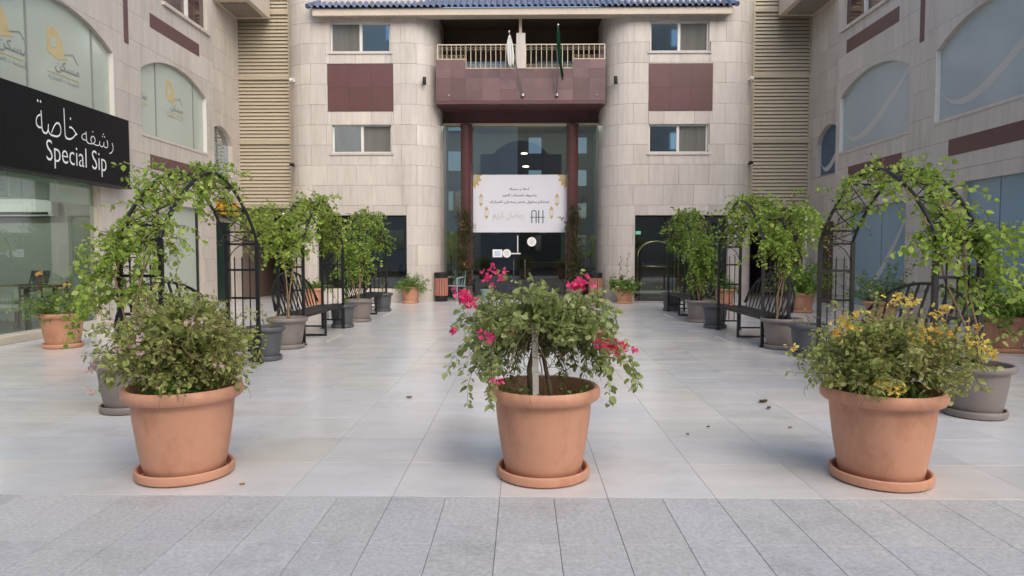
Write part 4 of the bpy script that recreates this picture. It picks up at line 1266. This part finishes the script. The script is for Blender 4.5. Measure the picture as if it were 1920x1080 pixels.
blossoms('flowers', [(-0.455, -0.15, 1.085, 26, 0.030), (-0.43, -0.15, 1.05, 10, 0.02), (-0.30, -0.1, 1.225, 6, 0.028), (-0.25, -0.1, 1.20, 5, 0.022), (-0.33, -0.1, 1.185, 5, 0.02), (0.205, -0.1, 1.155, 26, 0.028), (0.235, -0.1, 1.17, 10, 0.02),
                      (0.36, -0.22, 0.815, 26, 0.03), (0.43, -0.22, 0.80, 14, 0.025), (0.30, -0.22, 0.835, 8, 0.02), (0.50, -0.2, 0.79, 3, 0.012), (-0.52, -0.15, 0.89, 4, 0.012), (-0.34, -0.3, 0.87, 8, 0.025), (-0.27, -0.34, 0.63, 5, 0.014), (-0.205, -0.3, 0.90, 3, 0.02)],
         'bract_pink', t, size=0.026)

# left: bushy olive-green shrub with small pale flowers
def bushy(loc, lab, seed_shift, flower, fc, reach, squash, lean, flower2=None, zs=1.0):
    t = thing('potted_shrub', lab, 'potted plant', loc, group='big terracotta planters along the front')
    hz, R_ = pot('big', t)
    for k in range(4):
        a = 2*pi*k/4+0.4
        MB().tube([(0.04*cos(a), 0.04*sin(a), hz-0.02), (0.06*cos(a), 0.06*sin(a), 0.58), (0.12*cos(a)+lean*0.3, 0.12*sin(a), 0.74)], 0.016, 0.008, 7).build('stem', 'bark', t, True, False)
    A = crown_shoots((lean*0.25, 0, 0.66), 95, reach, 0.5, squash, (0.10, 0.45), (0.15, 1.6), zmin=0.60)
    A += crown_shoots((lean*0.6, 0, 0.84), 60, reach*0.75, 0.5, squash, (0.10, 0.45), (0.0, 1.4), zmin=0.60)
    for l in A: l[:, 2] = 0.62+(l[:, 2]-0.62)*zs
    Bs = []
    for l in A:
        for _ in range(4):
            k = NP.integers(2, len(l)); dd = unit(l[k]-l[k-1]+NP.normal(size=3)*0.8)
            Bs.append(shoot(l[k], dd, NP.uniform(0.08, 0.2), NP.uniform(0.0, 0.8), 5, 0.3))
    twigs('branches', A, 0.004, 0.0011, 'bark', t); twigs('twigs', Bs, 0.002, 0.001, 'dry_twig', t, 3)
    P, D, S = leafy(A+Bs, 0.0145, 0.036, 0.9, 0.1)
    k_ = P[:, 2] > 0.56
    P, D, S = P[k_], D[k_], S[k_]; LEAFTONE[0] = LEAFTONE[0][k_]
    leaves('foliage', P, D, S, 'leaf_olive', t, 0.62, 0.6)
    lo = [shoot((NP.uniform(-0.17, 0.17), NP.uniform(-0.18, 0.1), hz), (NP.normal()*0.35, NP.normal()*0.35, 1), NP.uniform(0.14, 0.26), 0.2, 5) for _ in range(60)]
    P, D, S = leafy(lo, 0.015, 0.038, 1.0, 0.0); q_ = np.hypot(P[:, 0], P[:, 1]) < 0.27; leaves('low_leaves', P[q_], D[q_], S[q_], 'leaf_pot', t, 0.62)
    dry = [shoot((NP.uniform(-0.3, 0.35), NP.uniform(-0.42, 0.0), NP.uniform(0.72, 1.05)), (NP.normal(), NP.normal()*0.4, NP.normal()*0.7), NP.uniform(0.15, 0.35), 0.3, 7, 0.4) for _ in range(34)]
    twigs('dry_twigs', dry, 0.0022, 0.001, 'dry_twig', t, 3)
    P, D, S = leafy(dry, 0.05, 0.02, 1.0, 0.1); leaves('dry_leaves', P, D, S, 'leaf_dry', t, 0.6)
    blossoms('flowers', [(c[0], c[1], c[2], c[3]*1.5, c[4]*1.1) for c in fc], flower, t, size=0.0185)
    if flower2: blossoms('orange_flowers', flower2[1], flower2[0], t, size=0.020)
    return t
bushy((-2.055, 4.07, 0), 'bushy olive green shrub with small pale pink flowers in a big terracotta pot', 0, 'bract_pale',
      [(-0.40, -0.25, 0.68, 6, 0.02), (-0.385, -0.3, 0.565, 4, 0.016), (-0.37, -0.25, 0.71, 2, 0.012), (-0.02, -0.3, 1.02, 3, 0.02), (-0.08, -0.3, 0.94, 3, 0.02), (0.20, -0.3, 0.96, 4, 0.02), (0.26, -0.28, 0.97, 2, 0.012), (0.34, -0.25, 0.70, 3, 0.012),
       (-0.06, -0.38, 0.85, 3, 0.02), (-0.15, -0.4, 0.82, 2, 0.015), (0.0, -0.42, 0.88, 2, 0.01), (-0.02, -0.4, 0.79, 2, 0.01), (-0.10, -0.3, 1.0, 2, 0.01)],
      0.52, (1.1, 0.85), 0.0)
bushy((2.135, 4.05, 0), 'bushy shrub with yellow flower clusters in a big terracotta pot beside an empty taupe pot', 1, 'bract_yellow',
      [(-0.36, -0.2, 0.93, 12, 0.035), (-0.30, -0.2, 0.95, 10, 0.03), (-0.27, -0.2, 1.0, 7, 0.02), (0.0, -0.15, 1.07, 12, 0.03), (0.07, -0.15, 1.06, 10, 0.025), (0.10, -0.25, 0.93, 8, 0.025), (0.06, -0.28, 0.89, 7, 0.025), (0.26, -0.15, 1.03, 7, 0.02), (0.40, -0.2, 0.88, 12, 0.04), (0.44, -0.2, 0.80, 12, 0.035), (0.36, -0.22, 0.85, 6, 0.02), (0.53, -0.15, 0.77, 6, 0.02), (-0.12, -0.34, 0.60, 10, 0.03), (-0.18, -0.34, 0.63, 6, 0.02), (-0.61, -0.2, 0.80, 5, 0.015), (0.2, -0.2, 1.0, 6, 0.02)],
      0.56, (1.15, 0.85), 0.06, ('bract_orange', [(-0.38, -0.25, 0.90, 5, 0.02), (0.13, -0.3, 0.92, 5, 0.015), (0.09, -0.3, 0.87, 4, 0.015), (0.22, -0.28, 0.90, 4, 0.012), (0.38, -0.25, 0.93, 4, 0.012), (0.51, -0.2, 0.76, 3, 0.012)]), 0.74)

# ------------------------------------------------------------------ arbor benches
W2, HL, ZP, RISE = 0.185, 1.10, 1.47, 0.70
def arch_curve(q):
    x = -cos(q*pi)
    return HL*x, ZP+RISE*(max(0.0, 1-abs(x)**1.75))**0.85
def arbor_proto():
    t = thing('arbor_bench', '', 'arbor bench')
    BM = 'black_metal'
    for x in (-W2, W2):
        for y in (-HL, HL):
            MB().box(x-0.02, x+0.02, y-0.02, y+0.02, 0.0, ZP).build('post', BM, t, world=False)
            MB().box(x-0.04, x+0.04, y-0.04, y+0.04, 0.0, 0.012).build('foot_plate', BM, t, world=False)
    for y in (-HL, HL):
        b = MB()
        for z in (0.16, 0.80, 1.14, ZP-0.02): b.bar((-W2, y, z), (W2, y, z), 0.026)
        for x in (-0.092, 0, 0.092):
            b.tube([(x, y, 0.16), (x, y, 1.26)], 0.008, k=6); b.tube([(x, y, 1.26), (x, y, 1.31)], 0.012, 0.001, 6)
        for sx in (-1, 1):
            b.tube([(sx*(W2-0.01)-sx*0.24*(1-cos(a_)), y, 1.16+0.29*sin(a_)) for a_ in np.linspace(0, pi/2, 8)], 0.006, k=5)
        b.build('side_panel', BM, t, world=False)
    arc = lambda a_, x: (x, *arch_curve(a_/pi))
    for x in (-W2, W2):
        MB().tube([arc(a_, x) for a_ in np.linspace(0, pi, 40)], 0.019, k=6).build('arch_rail', BM, t, True, False)
    lat = MB()
    AA = np.linspace(0, pi, 9)
    for a_ in AA[1:-1]: lat.bar(arc(a_, -W2), arc(a_, W2), 0.02)
    for a0, a1 in zip(AA[:-1], AA[1:]):
        for s_ in (-1, 1):
            lat.tube([arc(a0+(a1-a0)*q, s_*W2*(1-2*q)) for q in np.linspace(0, 1, 6)], 0.006, k=5)
        lat.tube([arc(a0+(a1-a0)*q, 0.07*sin(q*pi)) for q in np.linspace(0, 1, 6)], 0.005, k=5)
    lat.build('lattice', BM, t, world=False)
    # bench slung between the end panels
    zs = 0.43
    for k in range(8):
        x = W2-0.02-k*0.052
        MB().box(x-0.02, x+0.02, -HL+0.03, HL-0.03, zs-0.012, zs+0.006).build('seat_slat', BM, t, world=False)
    fr = MB()
    for y in (-HL+0.035, 0, HL-0.035): fr.bar((W2, y, zs-0.03), (-0.22, y, zs-0.03), 0.03)
    fr.bar((W2+0.002, -HL, zs-0.022), (W2+0.002, HL, zs-0.022), 0.025, 0.03).bar((-0.225, -HL+0.02, zs-0.022), (-0.225, HL-0.02, zs-0.022), 0.025, 0.03)
    fr.build('seat_frame', BM, t, world=False)
    lean = lambda z: -0.235-(z-zs)*0.30
    zt = lambda y: zs+0.06+0.55*sqrt(max(0, 1-(y/(HL-0.06))**2))
    ys = np.linspace(-(HL-0.06), HL-0.06, 30)
    MB().tube([(lean(zt(y)), y, zt(y)) for y in ys], 0.018, k=6).build('back_rail', BM, t, True, False)
    nb = 13
    for k in range(nb):
        y = -(HL-0.12)+2*(HL-0.12)*k/(nb-1)
        MB().bar((lean(zs-0.01), y*0.93, zs-0.01), (lean(zt(y)), y, zt(y)), 0.036, 0.012, (1, 0, 0)).build('back_slat', BM, t, world=False)
    lg = MB()
    lg.bar((W2, 0, zs-0.03), (W2, 0, 0.0), 0.032).bar((-0.19, 0, zs-0.03), (-0.19, 0, 0.0), 0.032).bar((-0.20, 0, 0.016), (W2+0.01, 0, 0.016), 0.032).bar((-0.19, 0, 0.16), (W2, 0, 0.16), 0.024)
    lg.build('leg_frame', BM, t, world=False)
    return t
proto = arbor_proto()
ARB = [(-3.39, 7.10, 0, 'black metal arbor bench in front of the cafe, standing before the black sign'),
       (-3.385, 11.00, 0, 'black metal arbor bench in the middle of the row on the cafe side'),
       (-3.40, 14.92, 0, 'black metal arbor bench at the entrance end of the row on the cafe side'),
       (3.61, 6.82, pi, 'black metal arbor bench behind the yellow flowering planter'),
       (3.61, 10.87, pi, 'black metal arbor bench in the middle of the row on the blue window side'),
       (3.545, 14.68, pi, 'black metal arbor bench at the entrance end of the row on the blue window side')]
for i, (x, y, rz, lab) in enumerate(ARB):
    o = proto if i == 0 else copy_tree(proto)
    o.location = (x, y, 0); o.rotation_euler = (0, 0, rz)
    o['label'] = lab; o['group'] = 'arbor benches in two rows'

# vines rooted in taupe pots at the street end of each arbor, trained over the arch
def vine(ax, ay, s, lab, lm, n_sh, tmax, leafsz, px, py, nearmass=1.0, seed=0, far=0.2, zlo=1.05, wild=()):
    """s=-1 cafe side, +1 other side; coordinates are local to the pot; arch parameter 0 (street end) .. 1"""
    t = thing('potted_vine', lab, 'potted vine', (px, py, 0), group='vines in taupe pots')
    hz, R_ = pot('taupe', t)
    ox, oy = ax-px, ay-py
    arc = lambda q, x: np.array([ox+x, oy+arch_curve(q)[0], arch_curve(q)[1]])
    stems = []
    for k in range(3):
        x = NP.uniform(-W2, W2)
        l = [np.array([NP.normal()*0.03, NP.normal()*0.03, hz])]
        tgt = arc(0.02, x)
        for q in (0.35, 0.7, 1.0): l.append(l[0]*(1-q)+tgt*q+NP.normal(size=3)*0.035*np.array([1, 1, 0.2]))
        for q in np.linspace(0.06, tmax*NP.uniform(0.7, 1.0), 9): l.append(arc(q, x+NP.normal()*0.05)+NP.normal(size=3)*0.02)
        stems.append(np.array(l))
    st = MB()
    for l in stems: st.tube(l, 0.009, 0.004, 6, cap=False)
    st.build('stem', 'dry_twig', t, True, False)
    sh = []
    for k in range(n_sh):
        r_ = NP.random()
        if r_ < 0.70:
            q = tmax*NP.random()**0.9
            p = arc(q, NP.uniform(-W2-0.03, W2+0.03)); 
            out = unit(np.array([0, -cos(q*pi)*0.9, sin(q*pi)]))
            dd = out*NP.uniform(-0.3, 0.6)+NP.normal(size=3)*0.62
            dd[2] *= 0.7; L = NP.uniform(0.16, 0.46); dr = NP.uniform(0.15, 0.6)
        elif r_ < 0.70+0.22*nearmass:
            p = arc(0, NP.uniform(-W2-0.05, W2+0.05)); p[2] = zlo+NP.random()**0.8*(ZP+0.1-zlo)
            dd = NP.normal(size=3)*np.array([0.8, 0.8, 0.4])+np.array([0, -0.55, 0.1])
            L = NP.uniform(0.18, 0.45); dr = NP.uniform(0.2, 0.7)
        else:
            q = min(1, tmax+far*NP.random()); p = arc(q, NP.uniform(-W2, W2)); dd = NP.normal(size=3)*0.6
            L = NP.uniform(0.1, 0.25); dr = NP.uniform(0.2, 0.8)
        sh.append(shoot(p, dd, L, dr, 7, 0.22))
    for (x, y, z, dx, dy, dz, L, dr, n) in wild:
        for _ in range(n):
            sh.append(shoot(np.array([x-px, y-py, z])+NP.normal(size=3)*0.09, np.array([dx, dy, dz])+NP.normal(size=3)*0.3, L*NP.uniform(0.7, 1.2), dr, 9, 0.2))
    for l in sh: l[:, 2] = np.where(l[:, 2] > 2.24, 2.24+(l[:, 2]-2.24)*0.35, l[:, 2])
    twigs('shoots', sh, 0.0035, 0.0012, 'bark', t, 3)
    P, D, S = leafy(sh, 0.029*leafsz/0.06, leafsz, 0.95, 0.08, 0.35)
    leaves('foliage', P, D, S, lm, t, 0.82, 0.75, fold=0.07)
    dry = [shoot(arc(NP.uniform(0.5, 0.98), NP.uniform(-W2, W2)), NP.normal(size=3), NP.uniform(0.1, 0.3), 0.3, 6, 0.5) for _ in range(40)]
    twigs('dry_twigs', dry, 0.0025, 0.001, 'dry_twig', t, 3)
    P, D, S = leafy(dry, 0.03, 0.03, 1.0, 0.1); leaves('dry_leaves', P, D, S, 'leaf_dry', t, 0.7)
vine(-3.39, 7.10, -1, 'vine in a taupe pot climbing the arbor before the black sign', 'leaf_vine', 205, 0.64, 0.054, -3.36, 5.74, 1.0, zlo=0.9, wild=((-3.5, 6.0, 1.45, -0.7, -0.4, 0.0, 0.5, 0.5, 18), (-3.6, 6.0, 1.1, -0.7, -0.3, 0.0, 0.5, 0.6, 18), (-3.2, 6.0, 0.80, -0.5, -0.5, 0.1, 0.5, 0.5, 6)))
vine(-3.385, 11.00, -1, 'vine in a taupe pot climbing the middle arbor on the cafe side', 'leaf_vine', 290, 0.88, 0.054, -3.34, 9.60, 0.45, zlo=1.30, wild=((-3.5, 9.95, 1.75, -0.8, -0.6, 0.1, 0.65, 0.35, 26), (-3.7, 10.3, 1.95, -0.9, -0.2, 0.1, 0.55, 0.4, 18), (-3.3, 9.95, 1.45, 0.1, -0.9, 0.0, 0.35, 0.4, 10), (-3.3, 9.95, 1.15, 0.0, -0.8, 0.0, 0.25, 0.4, 5)))
vine(-3.40, 14.92, -1, 'vine in a taupe pot covering the last arbor on the cafe side', 'leaf_vine_deep', 350, 0.90, 0.056, -3.22, 13.38, 1.0, zlo=0.9, wild=((-3.4, 13.8, 1.4, 0, -0.7, 0.1, 0.5, 0.6, 40), (-3.4, 13.8, 0.9, 0, -0.5, 0.1, 0.4, 0.7, 22)))
vine(3.61, 6.82, 1, 'vine in a taupe pot climbing the arbor behind the yellow flowering planter', 'leaf_vine', 205, 0.64, 0.054, 3.75, 5.67, 0.8, zlo=1.0, wild=((3.75, 5.7, 1.5, 0.8, -0.3, 0.0, 0.45, 0.4, 16), (3.8, 5.7, 1.2, 0.8, -0.3, 0.0, 0.4, 0.5, 12)))
vine(3.61, 10.87, 1, 'vine in a taupe pot climbing the middle arbor on the blue window side', 'leaf_vine', 280, 0.72, 0.054, 3.65, 9.65, 0.45, zlo=1.30, wild=((3.75, 9.8, 1.8, 0.8, -0.5, 0.1, 0.6, 0.35, 26), (3.9, 10.2, 1.95, 0.9, -0.2, 0.1, 0.55, 0.4, 18), (3.7, 9.8, 1.45, 0.1, -0.9, 0, 0.35, 0.4, 12), (3.7, 9.8, 1.1, 0.1, -0.8, 0, 0.25, 0.4, 5)))
vine(3.545, 14.68, 1, 'vine in a taupe pot covering the last arbor on the blue window side', 'leaf_vine_deep', 350, 0.88, 0.056, 3.46, 13.38, 1.0, zlo=0.9, wild=((3.5, 13.6, 1.4, 0, -0.7, 0.1, 0.5, 0.6, 40), (3.5, 13.6, 0.9, 0, -0.5, 0.1, 0.4, 0.7, 22)))

# slate pots at the entrance end of each arbor
for x, y, lab in ((-3.24, 8.50, 'slate grey pot at the far foot of the arbor before the black sign'), (-3.27, 12.30, 'slate grey pot at the far foot of the middle arbor on the cafe side'), (-3.25, 15.75, 'slate grey pot at the far foot of the last arbor on the cafe side'),
                  (3.72, 8.92, 'slate grey pot at the far foot of the arbor behind the yellow flowers'), (3.47, 12.32, 'slate grey pot at the far foot of the middle arbor on the blue window side'), (3.48, 15.98, 'slate grey pot at the far foot of the last arbor on the blue window side')):
    t = thing('slate_pot', lab, 'potted plant', (x, y, 0), group='slate pots beside the arbors')
    hz, R_ = pot('slate', t)
    l = [shoot((NP.normal()*0.05, NP.normal()*0.05, hz), (NP.normal()*0.25, NP.normal()*0.25, 1), NP.uniform(0.25, 0.55), 0.15, 6) for _ in range(5)]
    twigs('stems', l, 0.005, 0.002, 'dry_twig', t, 4)
    P, D, S = leafy(l, 0.05, 0.04, 0.9, 0.3); leaves('foliage', P, D, S, 'leaf_vine_deep', t, 0.75)

# ------------------------------------------------------------------ terracotta pots along the walls
def wall_plant(x, y, key, lab, h, spread, lm, n, lsz, flowers=None, airy=False):
    t = thing('potted_bush', lab, 'potted plant', (x, y, 0), group='terracotta pots along the walls')
    hz, R_ = pot(key, t)
    A = []
    for _ in range(n):
        a = NP.uniform(0, 2*pi); r_ = NP.random()
        A.append(shoot((R_*0.4*cos(a), R_*0.4*sin(a), hz), (spread*cos(a)*r_, spread*sin(a)*r_, NP.uniform(0.5, 1.2)), h*NP.uniform(0.55, 1.15), 0.25 if not airy else 0.05, 7, 0.16))
    Bs = [shoot(l[k], NP.normal(size=3)+np.array([0, 0, 0.2]), NP.uniform(0.08, 0.2), 0.4, 4, 0.3) for l in A for k in (NP.integers(2, 7), NP.integers(3, 8))]
    twigs('stems', A, 0.005, 0.002, 'green_stem', t, 4)
    P, D, S = leafy(A+Bs, 0.02 if not airy else 0.03, lsz, 0.95, 0.12); leaves('foliage', P, D, S, lm, t, 0.6, 0.6)
    if flowers: blossoms('flowers', flowers[1], flowers[0], t, size=0.03)
    return t
wall_plant(-6.58, 9.62, 'mid', 'leafy bush with orange yellow flower in a terracotta pot by the cafe glass', 0.62, 0.9, 'leaf_pot', 60, 0.04, ('bract_orange', [(-0.25, -0.1, 1.06, 7, 0.03), (0.2, -0.2, 0.9, 4, 0.02)]))
wall_plant(6.60, 9.43, 'mid', 'broad leaved bush in a terracotta pot by the large blue shop window', 0.80, 1.0, 'leaf_vine_deep', 60, 0.075)
wall_plant(6.38, 15.62, 'small', 'tall green bush in a terracotta pot near the passage on the blue window side', 0.95, 0.8, 'leaf_vine_deep', 60, 0.06)
wall_plant(-3.04, 18.42, 'small', 'round green bush in a terracotta pot beside the striped bin at the tower', 0.50, 1.2, 'leaf_pot', 70, 0.05, ('bract_pale', [(0.32, -0.1, 0.72, 4, 0.03)]))
wall_plant(2.74, 18.70-0.28, 'small', 'broad leaved plant with two tall spikes in a terracotta pot at the tower', 0.42, 1.3, 'leaf_pot', 46, 0.085, ('bract_pink', [(0.28, -0.25, 0.12, 3, 0.01)]))
t_ = bpy.data.objects[[o.name for o in bpy.data.objects if o.get('label', '').startswith('broad leaved plant with two')][0]]
l = [shoot((-0.12, 0, 0.5), (-0.15, 0, 1), 0.75, 0.0, 7, 0.06), shoot((0.1, 0, 0.5), (0.05, 0, 1), 0.85, 0.0, 7, 0.06)]
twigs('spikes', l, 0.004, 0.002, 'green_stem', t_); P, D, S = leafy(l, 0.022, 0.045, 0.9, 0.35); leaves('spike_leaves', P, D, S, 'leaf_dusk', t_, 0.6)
wall_plant(-5.42, 17.55, 'small', 'low bush in a terracotta pot half hidden behind the middle arbor bench, cafe side', 0.40, 1.0, 'leaf_pot', 40, 0.05)
wall_plant(5.15, 17.45, 'small', 'low bush in a terracotta pot seen through the middle arbor, blue window side', 0.45, 1.0, 'leaf_pot', 40, 0.05)
wall_plant(6.42, 12.30, 'mid', 'airy bush with purple pink flowers behind the arbor, against the blue window', 0.85, 0.9, 'leaf_pot', 44, 0.055, ('bract_pale', [(0.35, -0.2, 1.05, 7, 0.06), (0.25, -0.25, 0.92, 5, 0.04)]), True)

# ------------------------------------------------------------------ entrance things
for x, y, lab in ((-2.27, 19.0, 'round litter bin with pink slats beside the green plastic chair'), (2.02, 18.95, 'round litter bin with orange brown slats beside the broad leaved plant')):
    t = thing('litter_bin', lab, 'litter bin', (x, y, 0), group='litter bins at the entrance')
    MB().lathe([(0.165, 0.0), (0.17, 0.01), (0.17, 0.16), (0.16, 0.17)], 24, (0, 0, 0), True, True).build('base', 'bin_black', t, 'auto', False)
    MB().lathe([(0.155, 0.15), (0.155, 0.70)], 24).build('liner', 'bin_black', t, True, False)
    for k in range(16):
        a = 2*pi*k/16
        MB().bar((0.178*cos(a), 0.178*sin(a), 0.165), (0.178*cos(a), 0.178*sin(a), 0.66), 0.052, 0.018, (cos(a), sin(a), 0)).build('slat', 'bin_wood', t, world=False)
    MB().lathe([(0.175, 0.665), (0.195, 0.67), (0.195, 0.80), (0.18, 0.81), (0.16, 0.81), (0.155, 0.70)], 24).build('rim', 'bin_black', t, 'auto', False)

t = thing('plastic_chair', 'pale green plastic armchair between the litter bin and the column', 'chair', (-1.93, 19.35, 0), -0.5)
MB().bbox(-0.22, 0.22, -0.22, 0.22, 0.40, 0.43, 0.01).build('seat', 'chair_green', t, world=False)
bk = MB()
for k in range(5): bk.bar((-0.18+0.09*k, 0.22, 0.44), (-0.18+0.09*k, 0.29, 0.80), 0.05, 0.012, (0, 1, 0))
bk.bar((-0.22, 0.29, 0.81), (0.22, 0.29, 0.81), 0.03, 0.05); bk.build('backrest', 'chair_green', t, world=False)
for sx in (-1, 1):
    MB().bar((sx*0.21, -0.2, 0.64), (sx*0.24, -0.25, 0.0), 0.045).build('leg', 'chair_green', t, world=False)
    MB().bar((sx*0.21, 0.2, 0.42), (sx*0.24, 0.28, 0.0), 0.045).build('leg', 'chair_green', t, world=False)
    MB().tube([(sx*0.21, -0.22, 0.63), (sx*0.23, 0.0, 0.66), (sx*0.21, 0.25, 0.66)], 0.022, k=8).build('armrest', 'chair_green', t, True, False)

def climber(x, y, lab, potm, zt, drys):
    t = thing('climbing_plant', lab, 'climbing plant', (x, y, 0), group='climbing plants on the entrance columns')
    MB().lathe([(0.19, 0.0), (0.20, 0.01), (0.225, 0.36), (0.235, 0.37), (0.235, 0.40), (0.21, 0.40), (0.205, 0.34)], 4 if potm == 'slate_plastic' else 24).build('pot', potm, t, world=False)
    MB().lathe([(0.0, 0.345), (0.205, 0.34)], 12, capb=False).build('soil', 'soil', t, world=False)
    tr = MB()
    for sx in (-0.17, 0, 0.17): tr.tube([(sx, 0.05, 0.3), (sx, 0.12, zt+0.08)], 0.006, k=4)
    for z in np.arange(0.6, zt+0.05, 0.22): tr.tube([(-0.19, 0.1, z), (0.19, 0.1, z)], 0.005, k=4)
    tr.build('trellis', 'black_metal', t, world=False)
    A = [shoot((NP.uniform(-0.16, 0.16), 0.05, NP.uniform(0.38, zt-0.2)), (NP.normal()*0.25, -0.15, 1), NP.uniform(0.25, 0.6), 0.1, 7, 0.25) for _ in range(70)]
    Bs = [shoot(l[NP.integers(1, 7)], NP.normal(size=3)+np.array([0, -0.3, 0]), NP.uniform(0.08, 0.26), 0.5, 4, 0.3) for l in A for _ in range(4)]
    twigs('stems', A, 0.005, 0.002, 'dry_twig', t, 4)
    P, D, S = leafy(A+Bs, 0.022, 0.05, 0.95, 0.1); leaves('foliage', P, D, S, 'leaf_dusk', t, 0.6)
    if drys: blossoms('flowers', drys, 'bract_orange', t, size=0.035)
climber(-1.68, 19.55, 'dark leafy climber on a trellis before the column by the green chair', 'slate_plastic', 2.75, [(0.02, -0.1, 0.98, 8, 0.05), (-0.06, -0.1, 2.2, 5, 0.04), (0, -0.1, 2.0, 4, 0.04)])
climber(1.48, 19.55, 'dense dark climber on a trellis before the column by the brown bin', 'taupe_plastic', 2.75, None)
t = thing('bucket', 'small teal plastic tub on the floor before the doors', 'bucket', (-1.05, 19.55, 0))
MB().lathe([(0.115, 0.0), (0.12, 0.01), (0.15, 0.27), (0.175, 0.275), (0.175, 0.31), (0.155, 0.31), (0.145, 0.28), (0.11, 0.02), (0.0, 0.02)], 24).build('tub', 'teal_plastic', t, 'auto', False)

# brass luggage trolley behind the right tower glass
t = thing('luggage_trolley', 'brass birdcage luggage trolley behind the tower glass', 'luggage trolley', (3.85, 19.75, 0.013))
MB().bbox(-0.62, 0.62, -0.3, 0.3, 0.18, 0.24, 0.01).build('deck', 'cushion', t, world=False)
for sx in (-1, 1):
    for sy in (-1, 1):
        MB().tube([(sx*0.56, sy*0.26, 0.0), (sx*0.56, sy*0.26, 0.09)], 0.045, k=12).build('wheel', 'bin_black', t, world=False)
        MB().tube([(sx*0.56, sy*0.26, 0.09), (sx*0.56, sy*0.26, 0.19)], 0.015, k=8).build('castor', 'brass', t, world=False)
for sy in (-1, 1):
    MB().tube([(-0.58, sy*0.26, 0.24), (-0.58, sy*0.26, 1.25)]+[(-0.58*cos(a_), sy*0.26*(1-0.5*sin(a_)), 1.25+0.42*sin(a_)) for a_ in np.linspace(0.15, pi-0.15, 16)]+[(0.58, sy*0.26, 1.25), (0.58, sy*0.26, 0.24)], 0.022, k=8).build('hoop', 'brass', t, True, False)
MB().tube([(-0.58, 0.26, 0.95), (0.58, 0.26, 0.95)], 0.014, k=8).build('crossbar', 'brass', t, True, False)
MB().tube([(-0.58, -0.26, 0.95), (0.58, -0.26, 0.95)], 0.014, k=8).build('crossbar', 'brass', t, True, False)

# ------------------------------------------------------------------ litter on the floor: a few dry leaves
for k, (x, y, rz, L, m, lab) in enumerate(((2.16, 6.10, 0.3, 0.085, 'leaf_dry', 'curled dry brown leaf on the marble, the larger of two lying together'), (2.12, 5.85, 1.1, 0.06, 'leaf_dry', 'crumpled dry leaf just in front of the larger curled one'),
                                          (1.43, 5.22, 0.4, 0.03, 'leaf_dry', 'tiny brown leaf on the marble between the pink and yellow planters'), (1.22, 5.0, 2.0, 0.03, 'leaf_olive', 'tiny dark green leaf on the marble right of the pink planter'),
                                          (2.05, 5.2, 0.2, 0.035, 'bract_orange', 'tiny orange petal on the marble beside the yellow planter'), (-1.05, 6.25, 0.0, 0.05, 'leaf_olive', 'small olive leaf alone on the marble left of the pink planter'), (-1.62, 3.86, 0.2, 0.03, 'bract_orange', 'tiny orange petal beside the saucer of the pale flowered planter'))):
    t = MB(); n_ = 7
    for i in range(n_):
        u = i/(n_-1)-0.5; w = 0.32*sqrt(max(0.02, 1-(2*u)**2))
        for v in (-1, 0, 1): t.v.append((u*L, v*w*L, 0.004+L*(0.22*abs(v)+0.25*u*u)))
    for i in range(n_-1):
        for j in (0, 1): t.f.append((i*3+j, i*3+j+1, i*3+j+4, i*3+j+3))
    o = t.build('fallen_leaf', m, None, True); o.location = (x, y, 0); o.rotation_euler = (0, 0, rz)
    so = o.modifiers.new('thickness', 'SOLIDIFY'); so.thickness = 0.0015
    tag(o, lab, 'leaf', 'stray leaves on the floor')
